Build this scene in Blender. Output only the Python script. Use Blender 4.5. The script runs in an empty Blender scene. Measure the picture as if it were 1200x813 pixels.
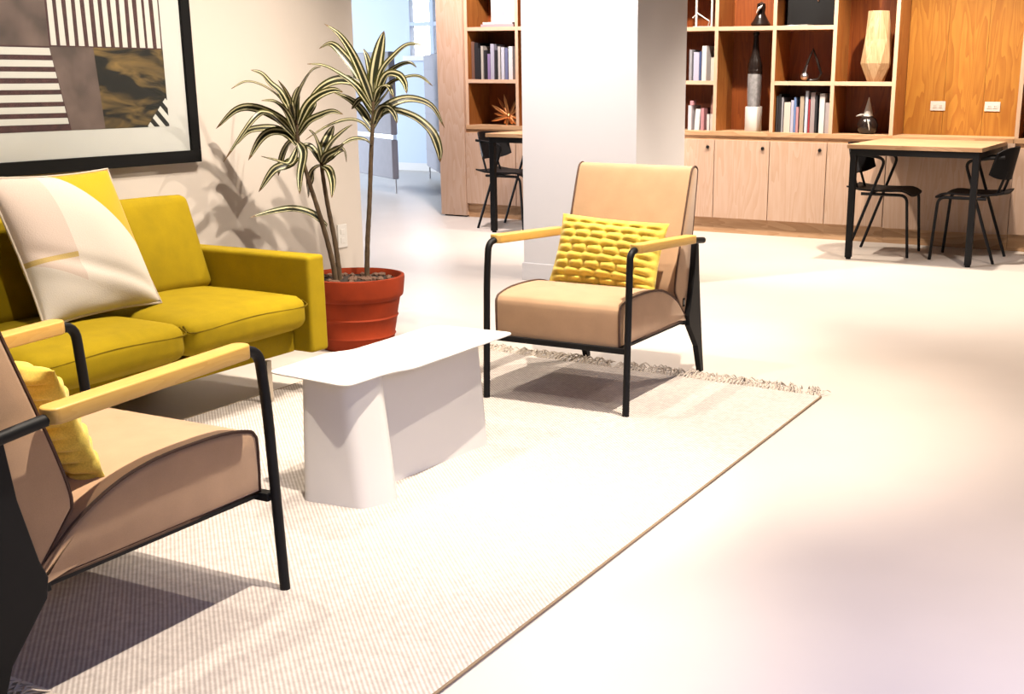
import bpy, bmesh, math, random
from math import sin, cos, pi, radians
from mathutils import Vector, Matrix
S = bpy.context.scene
COL = S.collection
R = random.Random(11)

# ---------------------------------------------------------------- camera
CAM_F, CAM_PX, CAM_PY = 1421.03, 708.21, 479.49      # pixels, 1200 x 813 frame
PITCH, ROLL, YAW = 0.266752, 0.0049414, 0.462901
cd = bpy.data.cameras.new('camera')
cd.sensor_width = 36.0
cd.lens = CAM_F * 36.0 / 1200.0
cd.shift_x = (600 - CAM_PX) / 1200.0
cd.shift_y = (CAM_PY - 406.5) / 1200.0
cd.clip_end = 200
co = bpy.data.objects.new('camera', cd); COL.objects.link(co)
fw = Vector((-sin(YAW) * cos(PITCH), cos(YAW) * cos(PITCH), -sin(PITCH)))
rt = Vector((cos(YAW), sin(YAW), 0)); up = rt.cross(fw)
r2 = cos(ROLL) * rt + sin(ROLL) * up; u2 = -sin(ROLL) * rt + cos(ROLL) * up
co.matrix_world = Matrix(((r2.x, u2.x, -fw.x, 0), (r2.y, u2.y, -fw.y, 0), (r2.z, u2.z, -fw.z, 1.19), (0, 0, 0, 1)))
S.camera = co

# ---------------------------------------------------------------- world, lights, exposure
S.view_settings.view_transform = 'Standard'
S.view_settings.look = 'None'
S.view_settings.exposure = 0.74
S.view_settings.gamma = 1.0
S.view_settings.use_curve_mapping = False
W = bpy.data.worlds.new('world'); S.world = W; W.use_nodes = True
wb = W.node_tree.nodes['Background']
wb.inputs[0].default_value = (0.80, 0.86, 1.0, 1); wb.inputs[1].default_value = 0.04

def spot(name, loc, target, power, size, angle, color, blend=0.6):
    l = bpy.data.lights.new(name, 'SPOT'); l.energy = power; l.shadow_soft_size = size
    l.spot_size = radians(angle); l.spot_blend = blend; l.color = color
    o = bpy.data.objects.new(name, l); COL.objects.link(o); o.location = loc
    o.rotation_euler = (Vector(target) - Vector(loc)).to_track_quat('-Z', 'Y').to_euler()
    return o
def area(name, loc, target, power, sx, sy, color):
    l = bpy.data.lights.new(name, 'AREA'); l.energy = power; l.shape = 'RECTANGLE'; l.size = sx; l.size_y = sy; l.color = color
    o = bpy.data.objects.new(name, l); COL.objects.link(o); o.location = loc
    o.rotation_euler = (Vector(target) - Vector(loc)).to_track_quat('-Z', 'Y').to_euler()
    return o
WARM = (1.0, 0.90, 0.78)
# ceiling spots: one per armchair, others for plant, wall, column, work tables and shelves; open floor and coffee table are added fills
WARM = (1.0, 0.87, 0.73)
spot('ceiling_spot_row', (-1.38, 1.95, 2.85), (-2.05, 1.80, 0.0), 370, 0.02, 66, WARM, 0.7)
spot('ceiling_spot_row', (-1.38, 3.75, 2.85), (-1.95, 4.00, 0.0), 370, 0.02, 66, WARM, 0.7)
spot('ceiling_spot_row', (-1.38, 5.50, 2.85), (-3.00, 5.00, 0.4), 170, 0.02, 70, WARM, 0.6)
spot('ceiling_spot_wall', (-2.60, 2.20, 2.85), (-2.95, 2.2, 0.0), 85, 0.02, 90, WARM, 0.5)
spot('ceiling_spot_wall', (-2.60, 3.65, 2.85), (-2.95, 3.6, 0.0), 120, 0.02, 90, WARM, 0.5)
spot('ceiling_spot_picture', (-2.30, 3.9, 2.85), (-3.95, 3.5, 1.0), 240, 0.025, 80, WARM, 0.7)
spot('coffee_table_fill', (-0.70, 2.95, 2.85), (-1.95, 2.95, 0.1), 150, 0.02, 38, WARM, 0.6)  # added narrow spot: brightens coffee table and rug, stays off the armchairs
spot('ceiling_spot_column', (-3.7, 5.25, 2.85), (-3.4, 6.4, 0.9), 330, 0.05, 90, (1.0, 0.92, 0.90))
spot('open_floor_fill', (0.55, 4.1, 2.85), (0.55, 3.9, 0.0), 190, 0.06, 94, (1.0, 0.79, 0.63), 0.9)  # added fill lamp, brightens the open floor with a peach tint
spot('open_floor_fill', (-0.7, 6.5, 2.85), (-1.3, 6.5, 0.2), 300, 0.06, 100, (1.0, 0.83, 0.70), 0.9)  # added fill for the far floor and the column's right face
spot('open_floor_fill', (0.6, 2.5, 2.85), (0.35, 3.05, 0.0), 210, 0.06, 92, (1.0, 0.86, 0.80), 0.9)  # added fill that lifts the darker foreground floor
spot('ceiling_spot_table', (-1.75, 8.25, 2.85), (-1.85, 8.4, 0.0), 330, 0.05, 110, WARM)
spot('ceiling_spot_shelves', (-3.3, 8.1, 2.85), (-3.3, 9.0, 0.0), 290, 0.05, 100, WARM)
spot('ceiling_spot_far_desk', (-5.3, 8.1, 2.85), (-5.5, 9.0, 0.0), 300, 0.05, 110, (1.0, 0.86, 0.82))
da = area('front_daylight_fill', (2.3, -0.2, 2.1), (0.45, 1.45, 0.0), 30, 1.6, 1.2, (0.60, 0.62, 1.0))  # added for unseen daylight, beam narrowed to tint only the near floor
da.data.spread = radians(50)
area('window_daylight_corridor', (-12.5, 9.8, 1.7), (-7.5, 10.2, 0.6), 430, 3.5, 2.2, (0.78, 0.88, 1.0))

# ---------------------------------------------------------------- materials
KA = 0.6                                  # overall paint depth: all albedos are kept moderate
def dim(c): return tuple(q * KA for q in c[:3])
def mat(name, color, rough=0.6, metal=0.0, spec=0.5, sheen=0.0, noise=None, bump=None, coat=0.0):
    m = bpy.data.materials.new(name); m.use_nodes = True
    nt = m.node_tree; b = nt.nodes['Principled BSDF']
    c = (*(color[:3] if metal else dim(color)), 1)
    b.inputs['Base Color'].default_value = c
    b.inputs['Roughness'].default_value = rough; b.inputs['Metallic'].default_value = metal
    b.inputs['Specular IOR Level'].default_value = spec
    if sheen: b.inputs['Sheen Weight'].default_value = sheen; b.inputs['Sheen Roughness'].default_value = 0.5
    if coat: b.inputs['Coat Weight'].default_value = coat; b.inputs['Coat Roughness'].default_value = 0.2
    tc = nt.nodes.new('ShaderNodeTexCoord')
    if noise:
        sc, amt = noise
        n = nt.nodes.new('ShaderNodeTexNoise'); n.inputs['Scale'].default_value = sc; n.inputs['Detail'].default_value = 5
        nt.links.new(tc.outputs['Object'], n.inputs['Vector'])
        mx = nt.nodes.new('ShaderNodeMixRGB'); mx.blend_type = 'MULTIPLY'; mx.inputs[0].default_value = 1.0
        mx.inputs[1].default_value = c
        rp = nt.nodes.new('ShaderNodeMapRange'); rp.inputs[1].default_value = 0.25; rp.inputs[2].default_value = 0.75
        rp.inputs[3].default_value = 1 - amt; rp.inputs[4].default_value = 1 + amt * 0.4
        nt.links.new(n.outputs[0], rp.inputs[0]); nt.links.new(rp.outputs[0], mx.inputs[2])
        nt.links.new(mx.outputs[0], b.inputs['Base Color'])
    if bump:
        sc, st = bump
        n2 = nt.nodes.new('ShaderNodeTexNoise'); n2.inputs['Scale'].default_value = sc; n2.inputs['Detail'].default_value = 3
        nt.links.new(tc.outputs['Object'], n2.inputs['Vector'])
        bp = nt.nodes.new('ShaderNodeBump'); bp.inputs['Strength'].default_value = st; bp.inputs['Distance'].default_value = 0.002
        nt.links.new(n2.outputs[0], bp.inputs['Height']); nt.links.new(bp.outputs[0], b.inputs['Normal'])
    return m

def wood(name, light, dark, axis=2, rough=0.45, scale=1.0, contrast=1.0):
    m = bpy.data.materials.new(name); m.use_nodes = True
    nt = m.node_tree; b = nt.nodes['Principled BSDF']; L = nt.links
    tc = nt.nodes.new('ShaderNodeTexCoord'); mp = nt.nodes.new('ShaderNodeMapping')
    sc = [9 * scale] * 3; sc[axis] = 0.9 * scale; mp.inputs['Scale'].default_value = sc
    L.new(tc.outputs['Object'], mp.inputs['Vector'])
    oi = nt.nodes.new('ShaderNodeObjectInfo')
    vm = nt.nodes.new('ShaderNodeVectorMath'); vm.operation = 'SCALE'; vm.inputs[0].default_value = (7.3, 5.1, 3.7)
    L.new(oi.outputs['Random'], vm.inputs['Scale'])
    va = nt.nodes.new('ShaderNodeVectorMath'); va.operation = 'ADD'
    L.new(mp.outputs[0], va.inputs[0]); L.new(vm.outputs[0], va.inputs[1])
    n = nt.nodes.new('ShaderNodeTexNoise'); n.inputs['Scale'].default_value = 0.55; n.inputs['Detail'].default_value = 3; n.inputs['Distortion'].default_value = 0.5
    L.new(va.outputs[0], n.inputs['Vector'])
    mu = nt.nodes.new('ShaderNodeMath'); mu.operation = 'MULTIPLY'; mu.inputs[1].default_value = 16
    L.new(n.outputs[0], mu.inputs[0])
    fr = nt.nodes.new('ShaderNodeMath'); fr.operation = 'FRACT'; L.new(mu.outputs[0], fr.inputs[0])
    n2 = nt.nodes.new('ShaderNodeTexNoise'); n2.inputs['Scale'].default_value = 9; n2.inputs['Detail'].default_value = 4
    L.new(va.outputs[0], n2.inputs['Vector'])
    ad = nt.nodes.new('ShaderNodeMath'); ad.operation = 'MULTIPLY_ADD'; ad.inputs[1].default_value = 0.55 * contrast
    L.new(fr.outputs[0], ad.inputs[0])
    m2 = nt.nodes.new('ShaderNodeMath'); m2.operation = 'MULTIPLY'; m2.inputs[1].default_value = 0.45
    L.new(n2.outputs[0], m2.inputs[0]); L.new(m2.outputs[0], ad.inputs[2])
    cr = nt.nodes.new('ShaderNodeValToRGB'); cr.color_ramp.elements[0].color = (*dim(light), 1); cr.color_ramp.elements[1].color = (*dim(dark), 1)
    cr.color_ramp.elements[0].position = 0.25; cr.color_ramp.elements[1].position = 0.95
    L.new(ad.outputs[0], cr.inputs[0]); L.new(cr.outputs[0], b.inputs['Base Color'])
    b.inputs['Roughness'].default_value = rough
    return m

def weave(name, color, rough=0.9, scale=700, amt=0.18, sheen=0.2):
    m = mat(name, color, rough=rough, spec=0.2, sheen=sheen)
    nt = m.node_tree; b = nt.nodes['Principled BSDF']; L = nt.links
    tc = nt.nodes.new('ShaderNodeTexCoord')
    n = nt.nodes.new('ShaderNodeTexNoise'); n.inputs['Scale'].default_value = scale; n.inputs['Detail'].default_value = 2
    L.new(tc.outputs['Object'], n.inputs['Vector'])
    n3 = nt.nodes.new('ShaderNodeTexNoise'); n3.inputs['Scale'].default_value = 14; n3.inputs['Detail'].default_value = 3
    L.new(tc.outputs['Object'], n3.inputs['Vector'])
    s = nt.nodes.new('ShaderNodeMath'); s.operation = 'ADD'; L.new(n.outputs[0], s.inputs[0]); L.new(n3.outputs[0], s.inputs[1])
    rp = nt.nodes.new('ShaderNodeMapRange'); rp.inputs[1].default_value = 0.6; rp.inputs[2].default_value = 1.4
    rp.inputs[3].default_value = 1 - amt; rp.inputs[4].default_value = 1 + amt
    L.new(s.outputs[0], rp.inputs[0])
    mx = nt.nodes.new('ShaderNodeMixRGB'); mx.blend_type = 'MULTIPLY'; mx.inputs[0].default_value = 1; mx.inputs[1].default_value = (*dim(color), 1)
    L.new(rp.outputs[0], mx.inputs[2]); L.new(mx.outputs[0], b.inputs['Base Color'])
    bp = nt.nodes.new('ShaderNodeBump'); bp.inputs['Strength'].default_value = 0.25; bp.inputs['Distance'].default_value = 0.001
    L.new(n.outputs[0], bp.inputs['Height']); L.new(bp.outputs[0], b.inputs['Normal'])
    return m

M = {}
M['floor'] = mat('polished_floor', (0.80, 0.725, 0.65), rough=0.38, spec=0.4, noise=(1.6, 0.07))
M['wall'] = mat('wall_paint', (0.80, 0.72, 0.64), rough=0.85, spec=0.2, bump=(180, 0.15))
M['white'] = mat('white_paint', (0.90, 0.87, 0.86), rough=0.75, spec=0.25)
M['oak'] = wood('shelf_shaded', (0.52, 0.20, 0.045), (0.34, 0.10, 0.018), 2)  # uprights and boards: shade inside the cells put into the darker wood colour
M['lip'] = wood('oak_edge_lit', (0.86, 0.60, 0.42), (0.74, 0.46, 0.28), 2, contrast=.5)  # shelf fronts: light falling on them put into the paler oak colour
M['edge_lit_x'] = wood('oak_edge_lit_boards', (0.86, 0.60, 0.42), (0.74, 0.46, 0.28), 0, contrast=.5)
M['shelf_x'] = wood('shelf_shaded_boards', (0.52, 0.20, 0.045), (0.34, 0.10, 0.018), 0)
M['oak_x'] = wood('light_oak_boards', (0.80, 0.50, 0.28), (0.58, 0.31, 0.14), 0)
M['oak_door'] = wood('oak_door_veneer', (0.80, 0.56, 0.42), (0.66, 0.40, 0.24), 2, contrast=0.7)
M['oak_back'] = wood('oak_back_shaded', (0.36, 0.088, 0.010), (0.22, 0.04, 0.004), 2)  # deep shelf shade put into this dark red-brown
M['oak_niche'] = wood('niche_veneer', (0.60, 0.26, 0.035), (0.40, 0.13, 0.012), 2)
M['oak_arm'] = wood('armrest_oak', (0.92, 0.56, 0.14), (0.76, 0.42, 0.08), 1, contrast=0.6, scale=2.5)
M['black'] = mat('black_steel', (0.006, 0.006, 0.007), rough=0.55, spec=0.22)
M['blackply'] = mat('black_plywood', (0.007, 0.006, 0.007), rough=0.6, spec=0.22)
M['darkseam'] = mat('dark_piping', (0.13, 0.06, 0.03), rough=0.7)
M['tan'] = weave('tan_fabric', (0.68, 0.43, 0.25), amt=0.10)
M['olive'] = weave('olive_fabric', (0.43, 0.30, 0.002), amt=0.16, sheen=0.0)
M['olive_seam'] = mat('olive_piping', (0.17, 0.11, 0.002), rough=0.9, spec=.1)
M['yellow'] = weave('yellow_woven', (1.0, 0.74, 0.12), scale=300, amt=0.25)
M['metal'] = mat('brushed_metal', (0.55, 0.50, 0.42), rough=0.35, metal=1.0)
M['chrome'] = mat('grey_metal', (0.6, 0.6, 0.62), rough=0.3, metal=1.0)
M['ctable'] = mat('white_powder_coat', (0.88, 0.85, 0.80), rough=0.5, spec=0.35)
M['terracotta'] = mat('terracotta', (0.37, 0.042, 0.007), rough=0.8, spec=.2, noise=(9, 0.25), bump=(60, 0.3))
M['soil'] = mat('dark_soil', (0.035, 0.02, 0.012), rough=1.0, noise=(60, 0.5))
M['pebble'] = mat('brown_pebble', (0.20, 0.10, 0.06), rough=0.8, noise=(40, 0.4))
M['stem'] = mat('plant_stem', (0.14, 0.085, 0.04), rough=0.8, noise=(50, 0.5))
M['frame_black'] = mat('black_frame', (0.005, 0.005, 0.005), rough=0.6, spec=.15)
M['mount'] = mat('mount_board', (0.84, 0.79, 0.75), rough=0.9, spec=0.1)
M['plastic'] = mat('white_plastic', (0.86, 0.83, 0.78), rough=0.4)
M['slot'] = mat('dark_slot', (0.25, 0.22, 0.2), rough=0.6)
M['quilt'] = weave('grey_quilted_fabric', (0.34, 0.33, 0.37), amt=0.08, scale=300)
M['bluewhite'] = mat('cool_white_paint', (0.66, 0.76, 0.95), rough=0.8)
M['fringe'] = mat('cream_yarn', (0.72, 0.63, 0.53), rough=0.95, spec=0.1)

# ---------------------------------------------------------------- mesh helpers
def link(o, parent=None):
    COL.objects.link(o)
    if parent is not None: o.parent = parent
    return o
def obj(name, bm, m, parent=None, smooth=False, shift=None):
    me = bpy.data.meshes.new(name)
    if shift is not None: bmesh.ops.translate(bm, verts=bm.verts, vec=Vector(shift))
    bmesh.ops.recalc_face_normals(bm, faces=bm.faces)
    bm.to_mesh(me); bm.free()
    for mm in (m if isinstance(m, (list, tuple)) else [m]): me.materials.append(mm)
    if smooth:
        for p in me.polygons: p.use_smooth = True
        if smooth != 'all':
            me.set_sharp_from_angle(angle=radians(38))
    return link(bpy.data.objects.new(name, me), parent)
def tag(o, label, cat, group=None):
    o['label'] = label; o['category'] = cat
    if group: o['group'] = group
    return o
def thing(name, label, cat, loc=(0, 0, 0), rz=0, group=None):
    o = bpy.data.objects.new(name, None); COL.objects.link(o); o.empty_display_size = 0.1
    o.location = loc; o.rotation_euler = (0, 0, rz)
    return tag(o, label, cat, group)
def struct(name, bm, m, parent=None, smooth=False):
    o = obj(name, bm, m, parent, smooth); 
    if parent is None: o['kind'] = 'structure'
    return o
def copy_tree(o, parent=None):
    c = o.copy(); COL.objects.link(c)
    if parent is not None: c.parent = parent
    for ch in list(o.children): copy_tree(ch, c)
    return c

def box(bm, x0, x1, y0, y1, z0, z1, bev=0.0, seg=2, mi=0):
    t = bmesh.new()
    bmesh.ops.create_cube(t, size=1.0)
    for v in t.verts:
        v.co = Vector((x0 + (v.co.x + .5) * (x1 - x0), y0 + (v.co.y + .5) * (y1 - y0), z0 + (v.co.z + .5) * (z1 - z0)))
    if bev: bmesh.ops.bevel(t, geom=list(t.edges), offset=bev, segments=seg, affect='EDGES', profile=0.6)
    return merge(bm, t, mi)
def merge(bm, t, mi=0):
    mp = {}
    for v in t.verts: mp[v] = bm.verts.new(v.co)
    for f in t.faces:
        try:
            nf = bm.faces.new([mp[v] for v in f.verts]); nf.material_index = mi
        except ValueError: pass
    t.free(); return bm
def B(*a, **k): return box(bmesh.new(), *a, **k)

def catmull(P, n=6):
    P = [Vector(p) for p in P]
    if len(P) < 3: return P
    Q = [P[0] * 2 - P[1]] + P + [P[-1] * 2 - P[-2]]
    out = []
    for i in range(1, len(Q) - 2):
        a, b, c, d = Q[i - 1], Q[i], Q[i + 1], Q[i + 2]
        for k in range(n):
            t = k / n
            out.append(0.5 * ((2 * b) + (c - a) * t + (2 * a - 5 * b + 4 * c - d) * t * t + (3 * b - a - 3 * c + d) * t ** 3))
    out.append(P[-1]); return out
def fillet(P, r, n=5):
    P = [Vector(p) for p in P]; out = [P[0]]
    for i in range(1, len(P) - 1):
        a, b, c = P[i - 1], P[i], P[i + 1]
        d1 = (a - b); d2 = (c - b); k = min(r, d1.length * .49, d2.length * .49)
        s = b + d1.normalized() * k; e = b + d2.normalized() * k
        for j in range(n + 1):
            t = j / n; out.append((1 - t) ** 2 * s + 2 * (1 - t) * t * b + t * t * e)
    out.append(P[-1]); return out
def tube(bm, P, r, n=10, closed=False, mi=0, sq=False):
    P = [Vector(p) for p in P]; N = len(P)
    if not isinstance(r, (list, tuple)): r = [r] * N
    rings = []; ref = None
    for i in range(N):
        if closed: t = (P[(i + 1) % N] - P[i - 1])
        else: t = P[min(i + 1, N - 1)] - P[max(i - 1, 0)]
        t.normalize()
        if ref is None:
            ref = Vector((0, 0, 1)) if abs(t.z) < .9 else Vector((0, 1, 0))
        ref = (ref - t * ref.dot(t)); 
        if ref.length < 1e-6: ref = t.orthogonal()
        ref.normalize(); s = t.cross(ref)
        ring = []
        for k in range(n):
            a = 2 * pi * (k + (.5 if sq else 0)) / n
            ring.append(bm.verts.new(P[i] + r[i] * (cos(a) * ref + sin(a) * s)))
        rings.append(ring)
    for i in range(N if closed else N - 1):
        A, C = rings[i], rings[(i + 1) % N]
        for k in range(n):
            f = bm.faces.new((A[k], A[(k + 1) % n], C[(k + 1) % n], C[k])); f.material_index = mi
    if not closed:
        bm.faces.new(rings[0]).material_index = mi; bm.faces.new(rings[-1]).material_index = mi
    return bm
def T(*a, **k): return tube(bmesh.new(), *a, **k)
def lathe(bm, prof, c=(0, 0, 0), n=28, mi=0):
    rings = []
    for r, z in prof:
        if r < 1e-5: rings.append([bm.verts.new((c[0], c[1], c[2] + z))])
        else: rings.append([bm.verts.new((c[0] + r * cos(2 * pi * k / n), c[1] + r * sin(2 * pi * k / n), c[2] + z)) for k in range(n)])
    for A, C in zip(rings, rings[1:]):
        for k in range(n):
            q = [A[k % len(A)], A[(k + 1) % len(A)], C[(k + 1) % len(C)], C[k % len(C)]]
            q2 = []
            for v in q:
                if v not in q2: q2.append(v)
            if len(q2) > 2: bm.faces.new(q2).material_index = mi
    return bm
def prism(bm, poly, axis, a, b, bev=0.0, mi=0):
    """poly: 2D points; extruded along axis from a to b. axis 0: (y,z); 1: (x,z); 2: (x,y)"""
    t = bmesh.new()
    def pt(p, w):
        if axis == 0: return (w, p[0], p[1])
        if axis == 1: return (p[0], w, p[1])
        return (p[0], p[1], w)
    A = [t.verts.new(pt(p, a)) for p in poly]; C = [t.verts.new(pt(p, b)) for p in poly]
    fa = t.faces.new(A); fb = t.faces.new(C)
    n = len(poly)
    for k in range(n): t.faces.new((A[k], A[(k + 1) % n], C[(k + 1) % n], C[k]))
    bmesh.ops.recalc_face_normals(t, faces=t.faces)
    if bev:
        ed = list({e for f in (fa, fb) for e in f.edges})
        bmesh.ops.bevel(t, geom=ed, offset=bev, segments=3, affect='EDGES', profile=0.5)
    return merge(bm, t, mi)
def soft(bm, c, s, r, bulge=(0, 0, 0), n=14):
    """padded rounded block: centre c, size s, corner radius r, extra swell per axis"""
    h = [q / 2 for q in s]; t = bmesh.new()
    bmesh.ops.create_cube(t, size=2.0); bmesh.ops.subdivide_edges(t, edges=list(t.edges), cuts=n, use_grid_fill=True)
    for v in t.verts:
        p = v.co.copy(); q = Vector([0, 0, 0])
        e = [abs(x) ** 0.75 * (1 if x > 0 else -1) for x in p]
        w = Vector([e[i] * h[i] for i in range(3)])
        inn = Vector([max(-(h[i] - r), min(h[i] - r, w[i])) for i in range(3)])
        d = w - inn
        if d.length > 1e-9: w = inn + d.normalized() * min(r, d.length if d.length < r else r) if d.length > r else w
        for i in range(3):
            j, k = (i + 1) % 3, (i + 2) % 3
            w[i] += bulge[i] * p[i] * (1 - e[j] ** 2) * (1 - e[k] ** 2)
        v.co = w + Vector(c)
    return merge(bm, t)

# ================================================================ SETTING
XW, YWE, CEIL = -3.95, 5.09, 2.9
struct('floor', B(-14, 6, -3, 15, -0.1, 0.0), M['floor'])
struct('ceiling', B(-14, 6, -3, 15, CEIL, CEIL + 0.1), mat('charcoal_ceiling', (.07, .065, .06), rough=.9))
struct('wall_left', B(XW - 0.16, XW, -3, YWE, 0, CEIL), M['wall'])
struct('baseboard_left', B(XW, XW + 0.014, -3, YWE - 0.002, 0, 0.10, 0.003), M['wall'])
struct('wall_back', B(-6.17, 6, 9.52, 9.66, 0, CEIL), M['wall'])
struct('wall_column', B(-3.725, -2.98, 6.36, 7.06, 0, CEIL), M['white'])
bm = B(-3.735, -2.97, 6.35, 7.07, 0, 0.105, 0.003); struct('baseboard_column', bm, M['white'])
# far corridor room
struct('wall_corridor', B(-6.165, -6.03, 9.67, 13.38, 0, CEIL), M['bluewhite'])
YF = 13.4
bm = bmesh.new()
WX0, WX1, WZ0 = -9.55, -8.45, 1.42
box(bm, -14, WX0, YF, YF + .16, 0, CEIL); box(bm, WX1, -6.17, YF, YF + .16, 0, CEIL); box(bm, WX0, WX1, YF, YF + .16, 0, WZ0); box(bm, WX0, WX1, YF, YF + .16, 2.7, CEIL)
struct('wall_far', bm, M['bluewhite'])
struct('baseboard_far', B(-14, -6.31, YF - .014, YF - .0005, 0, 0.1, 0.003), M['white'])
# window: frame bars and panes
wroot = bpy.data.objects.new('window_1', None); COL.objects.link(wroot); wroot.location = ((WX0 + WX1) / 2, YF, WZ0); wroot['kind'] = 'structure'
off = [-q for q in wroot.location]
gm = bpy.data.materials.new('window_glass'); gm.use_nodes = True
nt = gm.node_tree; nt.nodes.clear()
o_ = nt.nodes.new('ShaderNodeOutputMaterial'); mx = nt.nodes.new('ShaderNodeMixShader'); tr = nt.nodes.new('ShaderNodeBsdfTransparent'); gl = nt.nodes.new('ShaderNodeBsdfGlossy'); fr = nt.nodes.new('ShaderNodeFresnel')
gl.inputs['Roughness'].default_value = 0.02; tr.inputs[0].default_value = (.96, .98, .98, 1); fr.inputs[0].default_value = 1.18
nt.links.new(fr.outputs[0], mx.inputs[0]); nt.links.new(tr.outputs[0], mx.inputs[1]); nt.links.new(gl.outputs[0], mx.inputs[2]); nt.links.new(mx.outputs[0], o_.inputs[0])
M['glass'] = gm
for nm, b in [('window_frame', (WX0, WX0 + .06)), ('window_frame', (WX1 - .06, WX1)), ('mullion', (-9.19, -9.13))]:
    obj(nm, B(b[0], b[1], YF - .006, YF + .1, WZ0, 2.7, .004), M['bluewhite'], wroot, shift=off)
obj('window_sill', B(WX0 - .03, WX1 + .03, YF - .06, YF + .1, WZ0 - .03, WZ0 + .03, .004), M['white'], wroot, shift=off)
obj('window_frame', B(WX0, WX1, YF - .006, YF + .1, 2.64, 2.7, .004), M['bluewhite'], wroot, shift=off)
for x0, x1 in ((WX0 + .06, -9.19), (-9.13, WX1 - .06)):
    obj('glazing_bar', B(x0, x1, YF - .003, YF + .09, 1.815, 1.865, .003), M['bluewhite'], wroot, shift=off)
    for z0, z1 in ((WZ0 + .03, 1.815), (1.865, 2.64)):
        obj('pane', B(x0, x1, YF + .055, YF + .063, z0, z1), M['glass'], wroot, shift=off)
# pale brick house seen through the window
br = mat('pale_brick', (0.86, 0.80, 0.76), rough=0.9)
nt = br.node_tree; tb = nt.nodes.new('ShaderNodeTexBrick'); tc = nt.nodes.new('ShaderNodeTexCoord'); mp = nt.nodes.new('ShaderNodeMapping')
mp.inputs['Rotation'].default_value = (radians(90), 0, 0)
nt.links.new(tc.outputs['Object'], mp.inputs[0]); nt.links.new(mp.outputs[0], tb.inputs[0])
tb.inputs['Color1'].default_value = (.86, .78, .74, 1); tb.inputs['Color2'].default_value = (.74, .66, .64, 1); tb.inputs['Mortar'].default_value = (.55, .52, .52, 1)
tb.inputs['Scale'].default_value = 4.0; tb.inputs['Mortar Size'].default_value = .03
nt.links.new(tb.outputs[0], nt.nodes['Principled BSDF'].inputs['Base Color'])
hs = obj('brick_house', B(-16, -7, 18, 21, -1, 6), br); tag(hs, 'pale brick house wall seen through the far window', 'building')
area('daylight_on_house', (-11, 15.2, 4.5), (-11, 18, 1.8), 6000, 4, 2, (1, .98, .95))

# ================================================================ BUILT-IN SHELVES AND CABINETS
YS, YD, YB = 9.12, 9.10, 9.46          # shelf edge plane, door plane, inside of back
Z1, Z2, ZT = 1.157, 1.558, 0.775
def bookcase(label, ups, boards, x0, x1, skip_back=False):
    t = thing('bookcase', label, 'bookcase', ((x0 + x1) / 2, YS, 0.757))
    s = [-q for q in t.location]
    for x in ups:
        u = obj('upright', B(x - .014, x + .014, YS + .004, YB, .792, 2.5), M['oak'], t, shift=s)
        obj('edge_band', B(x - .0143, x + .0143, YS, YS + .004, .7922, 2.4998, .001), M['lip'], u, shift=s)  # added strip carrying the lit front-edge colour
    for a, b, z in boards:
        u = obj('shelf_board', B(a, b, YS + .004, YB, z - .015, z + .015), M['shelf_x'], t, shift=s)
        obj('edge_band', B(a + .0005, b - .0005, YS + .0005, YS + .004, z - .0153, z + .0153, .001), M['edge_lit_x'], u, shift=s)
    obj('worktop', B(x0, x1, YS - .01, YB, .757, .792, .002), M['oak_x'], t, shift=s)
    obj('top_board', B(x0, x1, YS, YB, 2.5, 2.53, .002), M['oak_x'], t, shift=s)
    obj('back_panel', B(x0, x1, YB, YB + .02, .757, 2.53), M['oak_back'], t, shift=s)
    return t
c = [-4.056, -3.602, -3.134, -2.666, -2.208]
bookcase('light oak open bookcase right of the white column, with a wooden vase and bottle sculpture', c,
         [(c[0] + .014, c[1] - .014, Z1), (c[0] + .014, c[1] - .014, Z2), (c[1] + .014, c[2] - .014, Z2), (c[2] + .014, c[3] - .014, Z1),
          (c[2] + .014, c[3] - .014, Z2), (c[3] + .014, c[4] - .014, Z1), (c[0] + .014, c[1] - .014, 1.96), (c[2] + .014, c[3] - .014, 1.96), (c[3] + .014, c[4] - .014, 2.1)], c[0] - .014, c[4] + .014)
d = [-1.318, -0.85, -0.38]
bookcase('oak bookcase at the right edge of the photo beyond the power outlets', d,
         [(d[0] + .014, d[1] - .014, ZT + .40), (d[0] + .014, d[1] - .014, 1.6), (d[1] + .014, d[2] - .014, 1.6)], d[0] - .014, d[2] + .014)
e = [-5.888, -5.388, -4.92]
bookcase('oak open bookcase left of the white column holding a copper star', e,
         [(e[0] + .014, e[1] - .014, Z1), (e[0] + .014, e[1] - .014, Z2 + .025), (e[1] + .014, e[2] - .014, Z2 + .025), (e[0] + .014, e[1] - .014, 2.0)], e[0] - .014, e[2] + .014)
# tall oak end pier
pr = obj('end_panel', B(-6.168, -5.905, 9.09, 9.48, 0.012, 2.53, .003), M['oak_door']); tag(pr, 'tall pale oak end panel at the left end of the shelving', 'panel')
bm = B(-6.15, -5.92, 9.12, 9.46, 0, 0.012); obj('plinth_strip', bm, M['black'], pr)
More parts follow.
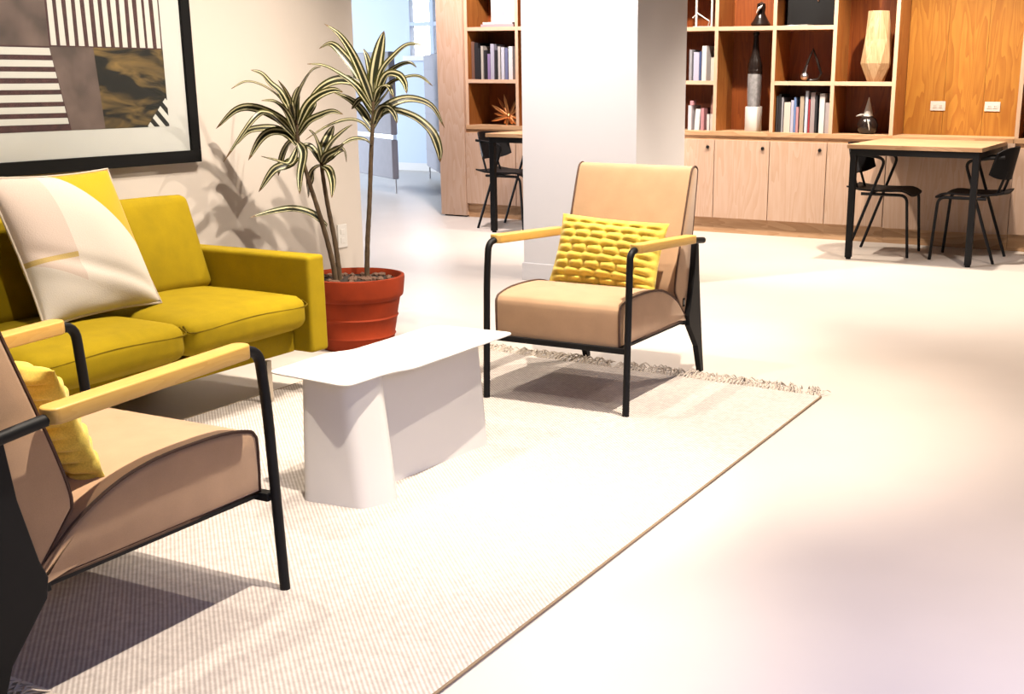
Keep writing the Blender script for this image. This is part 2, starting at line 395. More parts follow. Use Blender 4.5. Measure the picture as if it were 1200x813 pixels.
# base cabinets
def cabinet(x0, x1, label, knob=True, upto=.757):
    t = thing('base_cabinet', label, 'cabinet', ((x0 + x1) / 2, YD, 0), group='oak base cabinets under the bookcases')
    s = [-q for q in t.location]
    obj('body', B(x0, x1, YD + .022, YB, .115, upto), M['oak_x'], t, shift=s)
    dr = obj('door', B(x0 + .003, x1 - .003, YD, YD + .02, .12, upto - .032, .0015), M['oak_door'], t, shift=s)
    if knob:
        k = bmesh.new(); lathe(k, [(0, 0), (.013, 0), (.014, .006), (.010, .014), (0, .015)], n=14)
        for v in k.verts: v.co = Vector((v.co.x + x1 - .055, YD - v.co.z, v.co.y + .669))
        ko = obj('knob', k, M['black'], dr, True, shift=s)
    obj('kick_board', B(x0, x1, YD + .03, YD + .05, 0, .115), M['oak_x'], t, shift=s)
    return t
cabinet(-4.04, -3.586, 'oak base cabinet half hidden by the white column and beige armchair back')
cabinet(-3.586, -3.131, 'oak base cabinet with black knob under the bottle sculpture')
cabinet(-3.131, -2.677, 'oak base cabinet with black knob under the books right of the bottle sculpture')
cabinet(-2.677, -2.225, 'oak base cabinet behind the left leg of the right work table', knob=False)
cabinet(-1.318, -0.86, 'golden oak base cabinet at the right photo edge behind the right black chair', knob=False)
cabinet(-5.905, -5.40, 'oak base cabinet behind the black chair beside the end panel', knob=False)
cabinet(-5.40, -4.936, 'oak base cabinet nearest the column on the left side', knob=False)
# work table niches (panel, kick)
def niche(x0, x1, label):
    t = thing('niche_panel', label, 'panel', ((x0 + x1) / 2, 9.3, 0))
    s = [-q for q in t.location]
    n = 3
    for k in range(n):
        a = x0 + (x1 - x0) * k / n; b = x0 + (x1 - x0) * (k + 1) / n
        obj('veneer_board', B(a + .0008, b - .0008, YB - .02, YB, .757, 2.53, .0008), M['oak_niche'], t, shift=s)
    obj('lower_board', B(x0 - .031, x1 + .014, YD + .005, YD + .025, .115, .757), M['oak_door'], t, shift=s)
    obj('kick_board', B(x0 - .031, x1 + .014, YD + .03, YD + .05, 0, .115), M['oak_x'], t, shift=s)
    obj('ledge', B(x0, x1, YD + .005, YB - .02, .757, .79), M['oak_x'], t, shift=s)
    return t
niche(-2.192, -1.334, 'golden oak veneer wall niche behind the right work table, with two white outlets')
niche(-4.904, -4.07, 'oak niche panel hidden behind the white column')

def outlet(x, label):
    t = thing('power_outlet', label, 'outlet', (x, YB - .02, 1.0), group='white outlets on the oak niche')
    obj('cover_plate', B(-.055, .055, -.006, 0, -.034, .034, .002), M['plastic'], t)
    for sx in (-.022, .022):
        so = obj('socket', B(sx - .016, sx + .016, -.009, -.005, -.014, .014, .002), M['plastic'], t)
        obj('slot', B(sx - .006, sx - .003, -.0095, -.0088, -.006, .006), M['slot'], so); obj('slot', B(sx + .003, sx + .006, -.0095, -.0088, -.006, .006), M['slot'], so)
outlet(-1.945, 'left white double power outlet on the golden oak niche')
outlet(-1.552, 'right white double power outlet on the golden oak niche')
t = thing('wall_outlet', 'white wall outlet beside the potted plant on the beige wall', 'outlet', (XW, 4.92, .41))
obj('cover_plate', B(0, .007, -.036, .036, -.058, .058, .002), M['plastic'], t)
for z in (-.022, .022): obj('socket', B(.006, .009, -.016, .016, z - .014, z + .014, .002), M['plastic'], t)

# ---------------------------------------------------------------- books
def colmat(c, k={}):
    if c not in k: k[c] = mat('book_cover_%d' % len(k), c, rough=0.55)
    return k[c]
PAGES = mat('book_pages', (.82, .77, .68), rough=.9)
def book(x, z, w, h, col, label, group, tilt=0, dep=.19, y=9.17):
    t = thing('book', label, 'book', (x, y, z), group=group)
    t.rotation_euler = (0, tilt, 0)
    bm = bmesh.new(); box(bm, 0, w, 0, .004, 0, h, .001); box(bm, 0, .0025, .003, dep, 0, h); box(bm, w - .0025, w, .003, dep, 0, h)
    obj('cover', bm, colmat(col), t); obj('pages', B(.0025, w - .0025, .004, dep - .004, .004, h - .004), PAGES, t)
    return t
WH, CR, GY, BK, BL, PK, RD, TN = (.82, .80, .80), (.76, .68, .60), (.36, .36, .40), (.02, .02, .025), (.16, .26, .52), (.62, .30, .33), (.42, .03, .05), (.50, .40, .30)
LIL = (.55, .55, .72)
zt, z1, z2 = .792, Z1 + .015, Z2 + .015
# right bookcase, column nearest pillar, middle shelf
g = 'books on the middle shelf next to the column'
for x, w, h, cc, lb in [(-3.845, .022, .235, GY, 'slim grey book at the left end of the middle shelf by the column'),
                        (-3.808, .046, .215, LIL, 'thick pale lilac book, shorter neighbour of the tall white book by the column'),
                        (-3.760, .016, .22, (.06, .09, .22), 'thin navy book squeezed between lilac and tall white books'),
                        (-3.738, .038, .262, WH, 'tallest white book on the middle shelf by the column'),
                        (-3.662, .044, .175, CR, 'short cream book at the right end of the middle shelf by the column')]:
    book(x, z1, w, h, cc, lb, g)
g = 'books on the low shelf next to the column'
for x, w, h, cc, lb, tl in [(-3.845, .028, .19, (.74, .68, .72), 'off white book at the left end of the lowest shelf by the column', 0),
                        (-3.79, .040, .165, WH, 'white leaning book in the lowest shelf by the column', .06),
                        (-3.735, .026, .17, PK, 'dusty pink book beside the leaning white book by the column', 0),
                        (-3.685, .022, .125, WH, 'small white book right of a dark gap in the lowest shelf by the column', 0),
                        (-3.655, .036, .125, CR, 'small cream book at the right end of the lowest shelf by the column', 0)]:
    book(x, zt, w, h, cc, lb, g, tl)
for x, z, w, h, lb in [(-3.835, zt + .191, .028, .035, 'little pink block lying on the off white book by the column')]:
    o = obj('wooden_block', B(x, x + w, 9.18, 9.24, z, z + h, .003), colmat(PK)); tag(o, lb, 'block')
bm = bmesh.new(); lathe(bm, [(0, 0), (.022, 0), (.024, .02), (.022, .10), (.017, .14), (.010, .15), (0, .15)], n=14)
o = obj('pink_vase', bm, colmat((.40, .20, .16)), smooth=True); o.location = (-3.653, 9.23, zt + .126); tag(o, 'slim brownish pink vase standing on the small books by the column', 'vase')
# right bookcase third column: bottom row
g = 'books on the low shelf right of the bottle sculpture'
rows = [(-3.115, .018, .27, BK, 'black book at the far left of the row under the teardrop ornament'),
        (-3.094, .020, .285, BK, 'black book second from the left under the teardrop ornament'),
        (-3.071, .014, .26, GY, 'dark grey thin book beside two black books under the teardrop ornament'),
        (-3.050, .050, .225, CR, 'thick cream book left of the pale lilac book'),
        (-2.996, .022, .24, LIL, 'pale lilac book left of the blue book'),
        (-2.972, .016, .262, BL, 'blue book between the pale lilac and the pink book'),
        (-2.954, .018, .19, PK, 'short pink book beside the blue book'),
        (-2.925, .030, .27, TN, 'tan book standing in the middle of the row'),
        (-2.885, .022, .31, (.62, .70, .86), 'tallest pale blue book in the row under the teardrop ornament'),
        (-2.858, .012, .25, RD, 'thin dark red book beside the tallest pale blue book'),
        (-2.842, .034, .30, (.42, .35, .36), 'mauve grey thick book right of the thin dark red book'),
        (-2.806, .016, .28, BK, 'slim black book left of the bright white book'),
        (-2.772, .040, .292, WH, 'bright white book near the right end of the row'),
        (-2.726, .040, .225, (.74, .66, .68), 'pinkish white book at the right end of the row')]
for x, w, h, cc, lb in rows: book(x, zt, w, h, cc, lb, g)
# left bookcase books
g = 'books in the left bookcase above the copper star'
rows = [(-5.868, .030, .31, (.20, .10, .07), 'brown book at the left end of the left bookcase row'),
        (-5.836, .034, .30, BK, 'black white-spotted book second in the left bookcase row'),
        (-5.800, .020, .255, BK, 'plain black book beside the black white-spotted book'),
        (-5.772, .022, .275, (.55, .52, .46), 'grey cream slim book, shorter left one, in the left bookcase'),
        (-5.742, .028, .24, BK, 'black short book before the lilac one in the left bookcase'),
        (-5.706, .026, .21, (.30, .22, .42), 'purple short book in the left bookcase'),
        (-5.676, .034, .29, (.50, .50, .62), 'tall lilac grey book in the middle of the left bookcase row'),
        (-5.634, .026, .24, BK, 'black book right of the tall lilac grey book'),
        (-5.602, .022, .27, (.60, .58, .56), 'light grey book followed by a white blue one in the left bookcase'),
        (-5.570, .030, .262, (.66, .68, .78), 'white blue book third from the right in the left bookcase'),
        (-5.532, .026, .255, (.18, .20, .36), 'navy book second from the right in the left bookcase'),
        (-5.498, .040, .27, WH, 'white book at the right end of the left bookcase row')]
for x, w, h, cc, lb in rows: book(x, z1, w, h, cc, lb, g)

# ================================================================ SHELF ORNAMENTS
zL = Z2 + .04
for k, (x0, x1, z0, z1_, cc, lb) in enumerate([(-5.76, -5.44, zL, zL + .022, (.62, .45, .48), 'pinkish book lying flat, lower one under the white picture box'),
                                               (-5.74, -5.45, zL + .022, zL + .04, WH, 'white book lying flat directly under the white picture box')]):
    t = thing('book', lb, 'book', (x0, 9.16, z0), group='flat books under the white picture box')
    bm = bmesh.new(); h = z1_ - z0; box(bm, 0, x1 - x0, 0, .2, 0, .003); box(bm, 0, x1 - x0, 0, .2, h - .003, h); box(bm, 0, x1 - x0, 0, .003, .002, h - .002)
    obj('cover', bm, colmat(cc), t); obj('pages', B(.004, x1 - x0 - .004, .003, .196, .003, h - .003), PAGES, t)
t = thing('picture_box', 'white framed picture standing on flat books in the left bookcase', 'picture', (-5.59, 9.24, zL + .04))
bm = bmesh.new(); box(bm, -.115, -.10, 0, .03, 0, .30, .002); box(bm, .10, .115, 0, .03, 0, .30, .002); box(bm, -.10, .10, 0, .03, 0, .015, .002); box(bm, -.10, .10, 0, .03, .285, .30, .002)
obj('frame', bm, M['plastic'], t); obj('print', B(-.10, .10, .012, .02, .015, .285), M['mount'], t)
bm = bmesh.new(); prism(bm, [(-.012, .06), (.012, .06), (.006, .20), (-.004, .20)], 1, .010, .0125); obj('motif', bm, colmat((.55, .52, .58)), t)
# copper star
t = thing('star_ornament', 'copper coloured spiky star ornament in the left bookcase', 'ornament', (-5.545, 9.24, .792))
bm = bmesh.new(); bmesh.ops.create_icosphere(bm, subdivisions=2, radius=.022); obj('hub', bm, mat('copper', (.80, .36, .14), rough=.3, metal=1.0), t, True, shift=(0, 0, .075)); M['copper'] = bpy.data.materials['copper']
for a, l, tl in ((100, .19, -.3), (128, .20, .25), (150, .19, -.2), (62, .17, .1), (40, .12, .4), (172, .16, .2), (195, .17, -.4), (228, .09, .5), (255, .085, -.3), (-8, .09, .2), (-38, .11, -.2), (-70, .08, .5)):
    d = Vector((cos(radians(a)), tl * .4, sin(radians(a)))).normalized(); bm = bmesh.new()
    s = d.cross(Vector((0, 1, 0))).normalized(); n = d.cross(s)
    b0 = Vector((0, 0, .075)) + d * .012; bb = [b0 + s * .012, b0 + n * .006, b0 - s * .012, b0 - n * .006]
    mm = Vector((0, 0, .075)) + d * l * .72; cc = [mm + s * .014, mm + n * .004, mm - s * .014, mm - n * .004]
    A = [bm.verts.new(q) for q in bb]; C = [bm.verts.new(q) for q in cc]; tip = bm.verts.new(Vector((0, 0, .075)) + d * l)
    for k in range(4): bm.faces.new((A[k], A[(k + 1) % 4], C[(k + 1) % 4], C[k])); bm.faces.new((C[k], C[(k + 1) % 4], tip))
    bm.faces.new(A); obj('spike', bm, M['copper'], t)
# white rod frame sculpture upper left cell
t = thing('rod_sculpture', 'white wire rod sculpture in the top cell beside the column', 'sculpture', (-3.74, 9.17, z2))
wm = M['plastic']
for x in (-.053, .076): obj('rod', B(x - .007, x + .007, -.007, .007, 0, .33, .002), wm, t)
obj('rod', T([(-.085, 0, .07), (-.045, .0, .105), (.05, .01, .045)], .005, 8), wm, t)
obj('rod', T([(.05, .01, .045), (.035, .03, .012)], .004, 8), wm, t)
obj('base', B(-.07, .08, -.03, .04, 0, .006, .002), wm, t)
# bottle sculpture on white cylinder
cx, cy = -3.325, 9.25
t = thing('round_plinth', 'white round plinth under the dark bottle sculpture', 'plinth', (cx, cy, .792))
bm = bmesh.new(); lathe(bm, [(0, 0), (.064, 0), (.066, .003), (.066, .183), (.063, .187), (0, .187)], n=32); obj('drum', bm, M['plastic'], t, True)
t = thing('bottle_sculpture', 'tall dark bottle sculpture with a pale glazed band on the white plinth', 'sculpture', (cx, cy, .979))
dk = mat('dark_glaze', (.022, .014, .012), rough=.22); gz = mat('pale_glaze', (.42, .41, .42), rough=.3, noise=(30, .5))
bm = bmesh.new(); lathe(bm, [(0, 0), (.048, 0), (.05, .004), (.052, .03)], n=28); obj('foot', bm, gz, t, True)
bm = bmesh.new(); lathe(bm, [(.052, .03), (.054, .06), (.056, .20), (.055, .25)], n=28); obj('band', bm, gz, t, True)
bm = bmesh.new(); lathe(bm, [(.055, .25), (.056, .30), (.048, .345), (.034, .38), (.026, .43), (.021, .50), (.019, .53), (.024, .535), (.024, .555), (.017, .558), (.015, .53), (0, .52)], n=28); obj('neck', bm, dk, t, True)
bm = bmesh.new(); lathe(bm, [(.0555, .245), (.0575, .25), (.0575, .27), (.0555, .275)], n=28); obj('ring', bm, dk, t, True)
# black lump above bottle
t = thing('dark_ornament', 'black bird-like ornament with a pale painted-on highlight on the shelf above the bottle sculpture', 'ornament', (-3.30, 9.27, z2))
bm = bmesh.new(); lathe(bm, [(0, 0), (.07, 0), (.075, .02), (.05, .06), (.03, .10), (.035, .14), (.03, .17), (0, .185)], n=20); obj('body', bm, dk, t, True)
bm = bmesh.new(); tube(bm, [(-.02, -.045, .10), (.005, -.06, .135), (.02, -.035, .155)], [.004, .012, .005], 8); obj('beak', bm, M['plastic'], t, True)  # pale curl modelled as the glossy highlight on the dark body
# black box with papers
t = thing('black_case', 'big black display case filling the top cell of the third bookcase column', 'case', (-2.90, 9.33, z2))
obj('case', B(-.19, .21, -.06, .12, 0, .36, .006), M['black'], t)
obj('handle', T(fillet([(.035, -.062, .30), (.035, -.082, .28), (.045, -.082, .20), (.05, -.062, .18)], .015), .007, 8), M['chrome'], t)
for k, (x, rz) in enumerate(((-2.99, .12), (-2.955, -.2))):
    o = obj('paper_sheet', B(-.08, .08, -.05, .05, 0, .003), M['plastic']); o.location = (x, 9.20, z2 + .0035 * k); o.rotation_euler = (0, 0, rz)
    tag(o, ['lower white paper sheet lying before the black case on the shelf', 'upper white paper sheet lying before the black case on the shelf'][k], 'paper', 'loose papers by the black case')
# teardrop ornament
t = thing('teardrop_ornament', 'open black teardrop ornament with a silver bead on the shelf above the book row', 'ornament', (-2.87, 9.26, z1))
P = [(0, 0, .235), (-.035, 0, .15), (-.07, 0, .06), (-.05, 0, .015), (0, 0, .006), (.05, 0, .015), (.07, 0, .06), (.035, 0, .15)]
obj('loop', T(P, .011, 8, closed=True), dk, t, True)
bm = bmesh.new(); bmesh.ops.create_uvsphere(bm, u_segments=16, v_segments=10, radius=.030); obj('bead', bm, M['chrome'], t, True, shift=(-.05, -.03, .035))
bm = bmesh.new(); tube(bm, [(-.045, -.03, .06), (-.03, -.03, .12)], [.008, .002], 8); obj('spike', bm, M['chrome'], t, True)
# faceted wooden vase
t = thing('wooden_vase', 'tall faceted pale wooden vase in the last bookcase column', 'vase', (-2.38, 9.25, z1))
vw = wood('vase_wood', (.74, .52, .30), (.46, .27, .11), 2, scale=1.6)
bm = bmesh.new(); rings = []
for r, z, tw in ((.065, 0, 0), (.115, .13, .5), (.10, .30, .0), (.078, .50, .5), (.070, .50, .5), (.07, .40, .5)):
    rings.append([bm.verts.new((r * cos(2 * pi * (k + tw) / 7 + .3), r * sin(2 * pi * (k + tw) / 7 + .3), z)) for k in range(7)])
for i, (A, C) in enumerate(zip(rings, rings[1:])):
    same = i >= 3
    for k in range(7):
        a, b = A[k], A[(k + 1) % 7]
        if same: bm.faces.new((a, b, C[(k + 1) % 7], C[k]))
        elif i % 2 == 0: bm.faces.new((a, b, C[k])); bm.faces.new((b, C[(k + 1) % 7], C[k]))
        else: bm.faces.new((a, b, C[(k + 1) % 7])); bm.faces.new((a, C[(k + 1) % 7], C[k]))
bm.faces.new(rings[0]); bm.faces.new(rings[-1])
obj('body', bm, vw, t)
# bird with white cone
t = thing('cone_ornament', 'dark round ornament topped with a white cone and beak, bottom shelf by the niche', 'ornament', (-2.42, 9.26, .792))
bm = bmesh.new(); lathe(bm, [(0, 0), (.05, 0), (.075, .03), (.08, .07), (.06, .11), (.03, .135), (0, .14)], n=20); obj('body', bm, dk, t, True)
bm = bmesh.new(); lathe(bm, [(0, .13), (.038, .13), (.034, .15), (.012, .23), (.004, .265), (0, .268)], n=18); obj('cone', bm, M['plastic'], t, True)
bm = bmesh.new(); tube(bm, [(-.03, -.01, .14), (-.06, -.02, .137), (-.085, -.025, .128)], [.012, .008, .002], 8); obj('beak', bm, M['plastic'], t, True)
bm = bmesh.new(); tube(bm, [(.015, -.076, .11), (.03, -.085, .07), (.035, -.08, .03)], [.003, .005, .002], 8); obj('tail', bm, M['plastic'], t, True)

# ================================================================ WORK TABLES AND BLACK CHAIRS
def worktable(loc, label, l=.97):
    t = thing('work_table', label, 'table', loc, group='oak work tables with black legs')
    w = .88                                     # width, length (along +y to the niche)
    bm = B(-w / 2, w / 2, 0, l, .742, .770, .003); obj('tabletop', bm, M['oak_x'], t)
    obj('edge_band', B(-w / 2 + .001, w / 2 - .001, -.0015, .0, .743, .769), M['oak_x'], t)
    bm = bmesh.new(); box(bm, -w / 2 + .02, w / 2 - .02, 0.02, .055, .70, .742, .002); box(bm, -w / 2 + .02, -w / 2 + .055, .055, l - .06, .70, .742, .002); box(bm, w / 2 - .055, w / 2 - .02, .055, l - .06, .70, .742, .002); box(bm, -w / 2 + .02, w / 2 - .02, l - .06, l - .03, .70, .742, .002)
    obj('apron', bm, M['black'], t)
    for sx in (-1, 1):
        for y in (.042,):
            x = sx * (w / 2 - .04)
            lg = obj('leg', B(x - .021, x + .021, y - .021, y + .021, .012, .742, .003), M['black'], t)
            bm = bmesh.new(); lathe(bm, [(0, 0), (.018, 0), (.018, .012), (0, .012)], (x, y, 0), 14); obj('glide', bm, M['black'], lg)
    return t
worktable((-1.815, 8.13, 0), 'oak topped work table with black legs in front of the golden niche')
worktable((-4.715, 8.23, 0), 'oak topped work table half hidden behind the white column', .865)

def black_chair():
    t = thing('black_chair', 'black plywood chair with bent steel tubes', 'chair')
    # faces +x; width along y
    r = .0105
    for s in (-1, 1):
        y = s * .20
        bm = T(fillet([(-.19, y * 1.05, 0), (.045, y, .665), (-.06, y, .685), (-.205, y * .95, .70)], .06), r, 8); obj('rear_leg', bm, M['black'], t, True)
        bm = T(fillet([(.235, y, 0), (.205, y, .425), (-.11, y, .425)], .05), r, 8); obj('front_leg', bm, M['black'], t, True)
        bm = T([(-.21, y * .5, .60), (-.16, y * .55, .45)], .009, 8); obj('back_strut', bm, M['black'], t, True)
    obj('cross_rail', T([(-.06, -.2, .425), (-.06, .2, .425)], .009, 8), M['black'], t, True)
    # seat: saddle-shaped plywood
    bm = bmesh.new(); n = 14; m = 14; top = []; bot = []
    for i in range(n + 1):
        u = i / n; x = -.22 + .45 * u; rowt = []; rowb = []
        for j in range(m + 1):
            v = j / m * 2 - 1; hw = .205 * (1 - .10 * max(0, u - .75) * 4) * (1 - .12 * max(0, .25 - u) * 4)
            z = .447 + .012 * v * v - .010 * sin(pi * u) - .035 * max(0, (u - .8) / .2) ** 2 + .010 * max(0, (.2 - u) / .2)
            rowt.append(bm.verts.new((x, v * hw, z + .006))); rowb.append(bm.verts.new((x, v * hw, z - .006)))
        top.append(rowt); bot.append(rowb)
    sheet(bm, top, bot); obj('seat', bm, M['blackply'], t, True)
    bm = bmesh.new(); top = []; bot = []
    for i in range(n + 1):
        u = i / n * 2 - 1; rowt = []; rowb = []
        for j in range(9):
            v = j / 8 * 2 - 1; hh = .108 * (1 - .35 * abs(u) ** 4); y = .215 * u
            x = -.245 + .10 * u * u - .02 * v
            rowt.append(bm.verts.new((x, y, .655 + v * hh))); rowb.append(bm.verts.new((x + .011, y, .655 + v * hh)))
        top.append(rowt); bot.append(rowb)
    sheet(bm, top, bot); obj('backrest', bm, M['blackply'], t, True)
    return t
def sheet(bm, top, bot):
    n, m = len(top) - 1, len(top[0]) - 1
    for i in range(n):
        for j in range(m):
            bm.faces.new((top[i][j], top[i + 1][j], top[i + 1][j + 1], top[i][j + 1]))
            bm.faces.new((bot[i][j], bot[i][j + 1], bot[i + 1][j + 1], bot[i + 1][j]))
    for i in range(n):
        bm.faces.new((top[i][0], bot[i][0], bot[i + 1][0], top[i + 1][0])); bm.faces.new((top[i][m], top[i + 1][m], bot[i + 1][m], bot[i][m]))
    for j in range(m):
        bm.faces.new((top[0][j], top[0][j + 1], bot[0][j + 1], bot[0][j])); bm.faces.new((top[n][j], bot[n][j], bot[n][j + 1], top[n][j + 1]))
bc = black_chair()
for k, (x, y, rz, lb) in enumerate([(-2.105, 8.60, .02, 'black plywood chair facing right under the right work table'),
                                    (-1.475, 8.60, pi - .02, 'black plywood chair facing left at the right end of the right work table'),
                                    (-5.19, 8.66, 0.0, 'black plywood chair beside the left work table near the end panel')]):
    o = bc if k == 0 else copy_tree(bc)
    o.location = (x, y, 0); o.rotation_euler = (0, 0, rz); o['label'] = lb; o['group'] = 'black plywood chairs at the work tables'

# ================================================================ RUG
RG = [(-1.277, 4.432), (-3.20, 4.562), (-3.20, 1.50), (-1.272, 1.43)]
rm = mat('rug_weave', (0.74, 0.67, 0.60), rough=0.95, spec=0.1)
nt = rm.node_tree; b_ = nt.nodes['Principled BSDF']; tc = nt.nodes.new('ShaderNodeTexCoord'); mp = nt.nodes.new('ShaderNodeMapping')
mp.inputs['Rotation'].default_value = (0, 0, radians(-46)); nt.links.new(tc.outputs['Object'], mp.inputs[0])
wv = nt.nodes.new('ShaderNodeTexWave'); wv.inputs['Scale'].default_value = 31.4; wv.inputs['Distortion'].default_value = .35; wv.inputs['Detail'].default_value = 1; wv.inputs['Detail Scale'].default_value = 3
nt.links.new(mp.outputs[0], wv.inputs[0])
nz = nt.nodes.new('ShaderNodeTexNoise'); nz.inputs['Scale'].default_value = 55; nz.inputs['Detail'].default_value = 4; nt.links.new(tc.outputs['Object'], nz.inputs[0])
cr = nt.nodes.new('ShaderNodeMixRGB'); cr.inputs[1].default_value = (.34, .30, .27, 1); cr.inputs[2].default_value = (.49, .445, .405, 1); nt.links.new(wv.outputs['Fac'], cr.inputs[0])
rp = nt.nodes.new('ShaderNodeMapRange'); rp.inputs[1].default_value = .3; rp.inputs[2].default_value = .7; rp.inputs[3].default_value = .84; rp.inputs[4].default_value = 1.06; nt.links.new(nz.outputs[0], rp.inputs[0])
ml = nt.nodes.new('ShaderNodeMixRGB'); ml.blend_type = 'MULTIPLY'; ml.inputs[0].default_value = 1; nt.links.new(cr.outputs[0], ml.inputs[1]); nt.links.new(rp.outputs[0], ml.inputs[2]); nt.links.new(ml.outputs[0], b_.inputs['Base Color'])
bp = nt.nodes.new('ShaderNodeBump'); bp.inputs['Strength'].default_value = .5; bp.inputs['Distance'].default_value = .002; nt.links.new(wv.outputs['Fac'], bp.inputs['Height']); nt.links.new(bp.outputs[0], b_.inputs['Normal'])
M['rug'] = rm
rug = thing('rug', 'cream twill-woven rug with yarn fringes under the seating group', 'rug', (-2.3, 3.0, 0))
s = (2.3, -3.0, 0)
RZ = .008
bm = bmesh.new(); prism(bm, RG, 2, .0, RZ, .002); obj('weave', bm, rm, rug, shift=s)
ey_ = mat('brown_edge_yarn', (.30, .21, .12), rough=.95)
for a, b in ((RG[0], RG[3]), (RG[1], RG[2])): obj('bound_edge', T([(a[0], a[1], .005), (b[0], b[1], .005)], .0045, 6), ey_, rug, shift=s)
for (a, b, sg, nm) in ((RG[0], RG[1], 1, 0), (RG[3], RG[2], -1, 1)):
    bm = bmesh.new(); n = 120
    A, Bv = Vector((*a, 0)), Vector((*b, 0))
    for k in range(n):
        p = A.lerp(Bv, (k + .5) / n) + Vector((0, 0, .006)); w0 = R.uniform(-.02, .02)
        for q in range(3):
            L_ = R.uniform(.05, .085); dx = w0 + R.uniform(-.022, .022); z = R.uniform(.006, .026)
            tube(bm, catmull([p + Vector((q * .003, -.006 * sg, 0)), p + Vector((dx * .4, sg * L_ * .35, z * .6)), p + Vector((dx, sg * L_ * .7, z)), p + Vector((dx * 1.5 + R.uniform(-.012, .012), sg * L_, .004))], 2), .0024, 4)
    o = obj('fringe', bm, M['fringe'], rug, shift=s); o['kind'] = 'stuff'

# ================================================================ SOFA
sofa = thing('sofa', 'olive yellow three-seat sofa along the beige wall under the big picture', 'sofa', (-3.44, 2.64, 0))
s = (3.44, -2.64, 0)
Y1, Y0 = 3.565, 1.72
def part(nm, bm, m, par=sofa, sm=True): return obj(nm, bm, m, par, sm, shift=s)
for a, b in ((Y1, Y1 + .098), (Y0 - .098, Y0)):
    ar = part('arm', B(-3.86, -3.03, a, b, .165, .535, .016, 4), M['olive'])
    for y in (a + .010, b - .010): part('piping', T(fillet([(-3.84, y, .5325), (-3.036, y, .5325), (-3.0325, y, .18)], .02), .0022, 6), M['olive_seam'], ar)
part('back_frame', B(-3.89, -3.80, Y0 + .001, Y1 - .001, .165, .53, .014, 3), M['olive'])
part('base_rail', B(-3.80, -3.115, Y0 + .002, Y1 - .002, .165, .25, .008), M['olive'])
W3 = (Y1 - Y0) / 3
for k in range(3):
    y0 = Y0 + W3 * k; y1 = y0 + W3
    cu = part('seat_cushion', soft(bmesh.new(), (-3.375, (y0 + y1) / 2, .328), (.69, W3 - .006, .128), .045, (.012, 0.0, .022)), M['olive'])
    bm = bmesh.new(); x = -3.036
    tube(bm, catmull([(x - .03, y0 + .008, .375), (x + .004, y0 + .03, .352), (x + .010, (y0 + y1) / 2, .362), (x + .004, y1 - .03, .352), (x - .03, y1 - .008, .375)], 5), .0032, 6)
    part('piping', bm, M['olive_seam'], cu)
    bm = soft(bmesh.new(), (0, 0, 0), (.135, W3 - .03, .37), .032, (.026, 0, .008))
    bmesh.ops.rotate(bm, verts=bm.verts, matrix=Matrix.Rotation(radians(-17), 3, 'Y'))
    bmesh.ops.translate(bm, verts=bm.verts, vec=(-3.60, (y0 + y1) / 2, .555))
    bk = part('back_cushion', bm, M['olive'])
for y in (3.386, 1.90):
    for x in (-3.10, -3.76):
        part('leg', B(x - .012, x + .012, y - .012, y + .012, RZ if x > -3.3 else 0, .166, .002), M['metal'])

# ---------------------------------------------------------------- patchwork throw pillow
def pillow(nm, w, h, t, m, n=34, puff=None, pin=.05):
    bm = bmesh.new(); uvl = bm.loops.layers.uv.new('UVMap'); F = []
    for side in (1, -1):
        G = []
        for i in range(n + 1):
            row = []
            for j in range(n + 1):
                u, v = i / n * 2 - 1, j / n * 2 - 1
                x = u * w / 2 * (1 - pin * (1 - v * v)); y = v * h / 2 * (1 - pin * (1 - u * u))
                d = t / 2 * ((1 - abs(u) ** 2.6) * (1 - abs(v) ** 2.6)) ** .62
                if puff: d += puff(u, v) * min(1, 6 * (1 - max(abs(u), abs(v))))
                row.append((bm.verts.new((x, y, side * d)) if not (side < 0 and (i in (0, n) or j in (0, n))) else F[i][j]))
            G.append(row)
        if side == 1: F = G
        for i in range(n):
            for j in range(n):
                q = [G[i][j], G[i + 1][j], G[i + 1][j + 1], G[i][j + 1]]
                f = bm.faces.new(q if side == 1 else q[::-1])
                for l, (a, b) in zip(f.loops, ([(i, j), (i + 1, j), (i + 1, j + 1), (i, j + 1)] if side == 1 else [(i, j), (i, j + 1), (i + 1, j + 1), (i + 1, j)])):
                    l[uvl].uv = (a / n, b / n)
    return bm
pm = mat('patchwork_linen', (.8, .7, .6), rough=.92, spec=.15, sheen=.2, bump=(250, .4))
nt = pm.node_tree; uv = nt.nodes.new('ShaderNodeUVMap'); sx = nt.nodes.new('ShaderNodeSeparateXYZ'); nt.links.new(uv.outputs[0], sx.inputs[0])
def mth(op, a, b=None):
    n = nt.nodes.new('ShaderNodeMath'); n.operation = op
    for k, q in enumerate((a, b)):
        if q is None: continue
        if isinstance(q, (int, float)): n.inputs[k].default_value = q
        else: nt.links.new(q, n.inputs[k])
    return n.outputs[0]
def mixc(f, a, b):
    n = nt.nodes.new('ShaderNodeMixRGB'); nt.links.new(f, n.inputs[0])
    for k, q in ((1, a), (2, b)):
        if isinstance(q, tuple): n.inputs[k].default_value = (*dim(q), 1)
        else: nt.links.new(q, n.inputs[k])
    return n.outputs[0]
U, V = sx.outputs[0], sx.outputs[1]
f_y = mth('GREATER_THAN', mth('ADD', mth('MULTIPLY', U, .61), mth('MULTIPLY', V, .53)), .815)
f_b = mth('LESS_THAN', U, .345)
c1 = mixc(f_b, (.84, .76, .66), (.76, .62, .53))
f_c = mth('LESS_THAN', mth('ADD', mth('MULTIPLY', U, .55), V), .40)
c1 = mixc(mth('MULTIPLY', f_c, mth('LESS_THAN', U, .62)), c1, (.86, .79, .70))
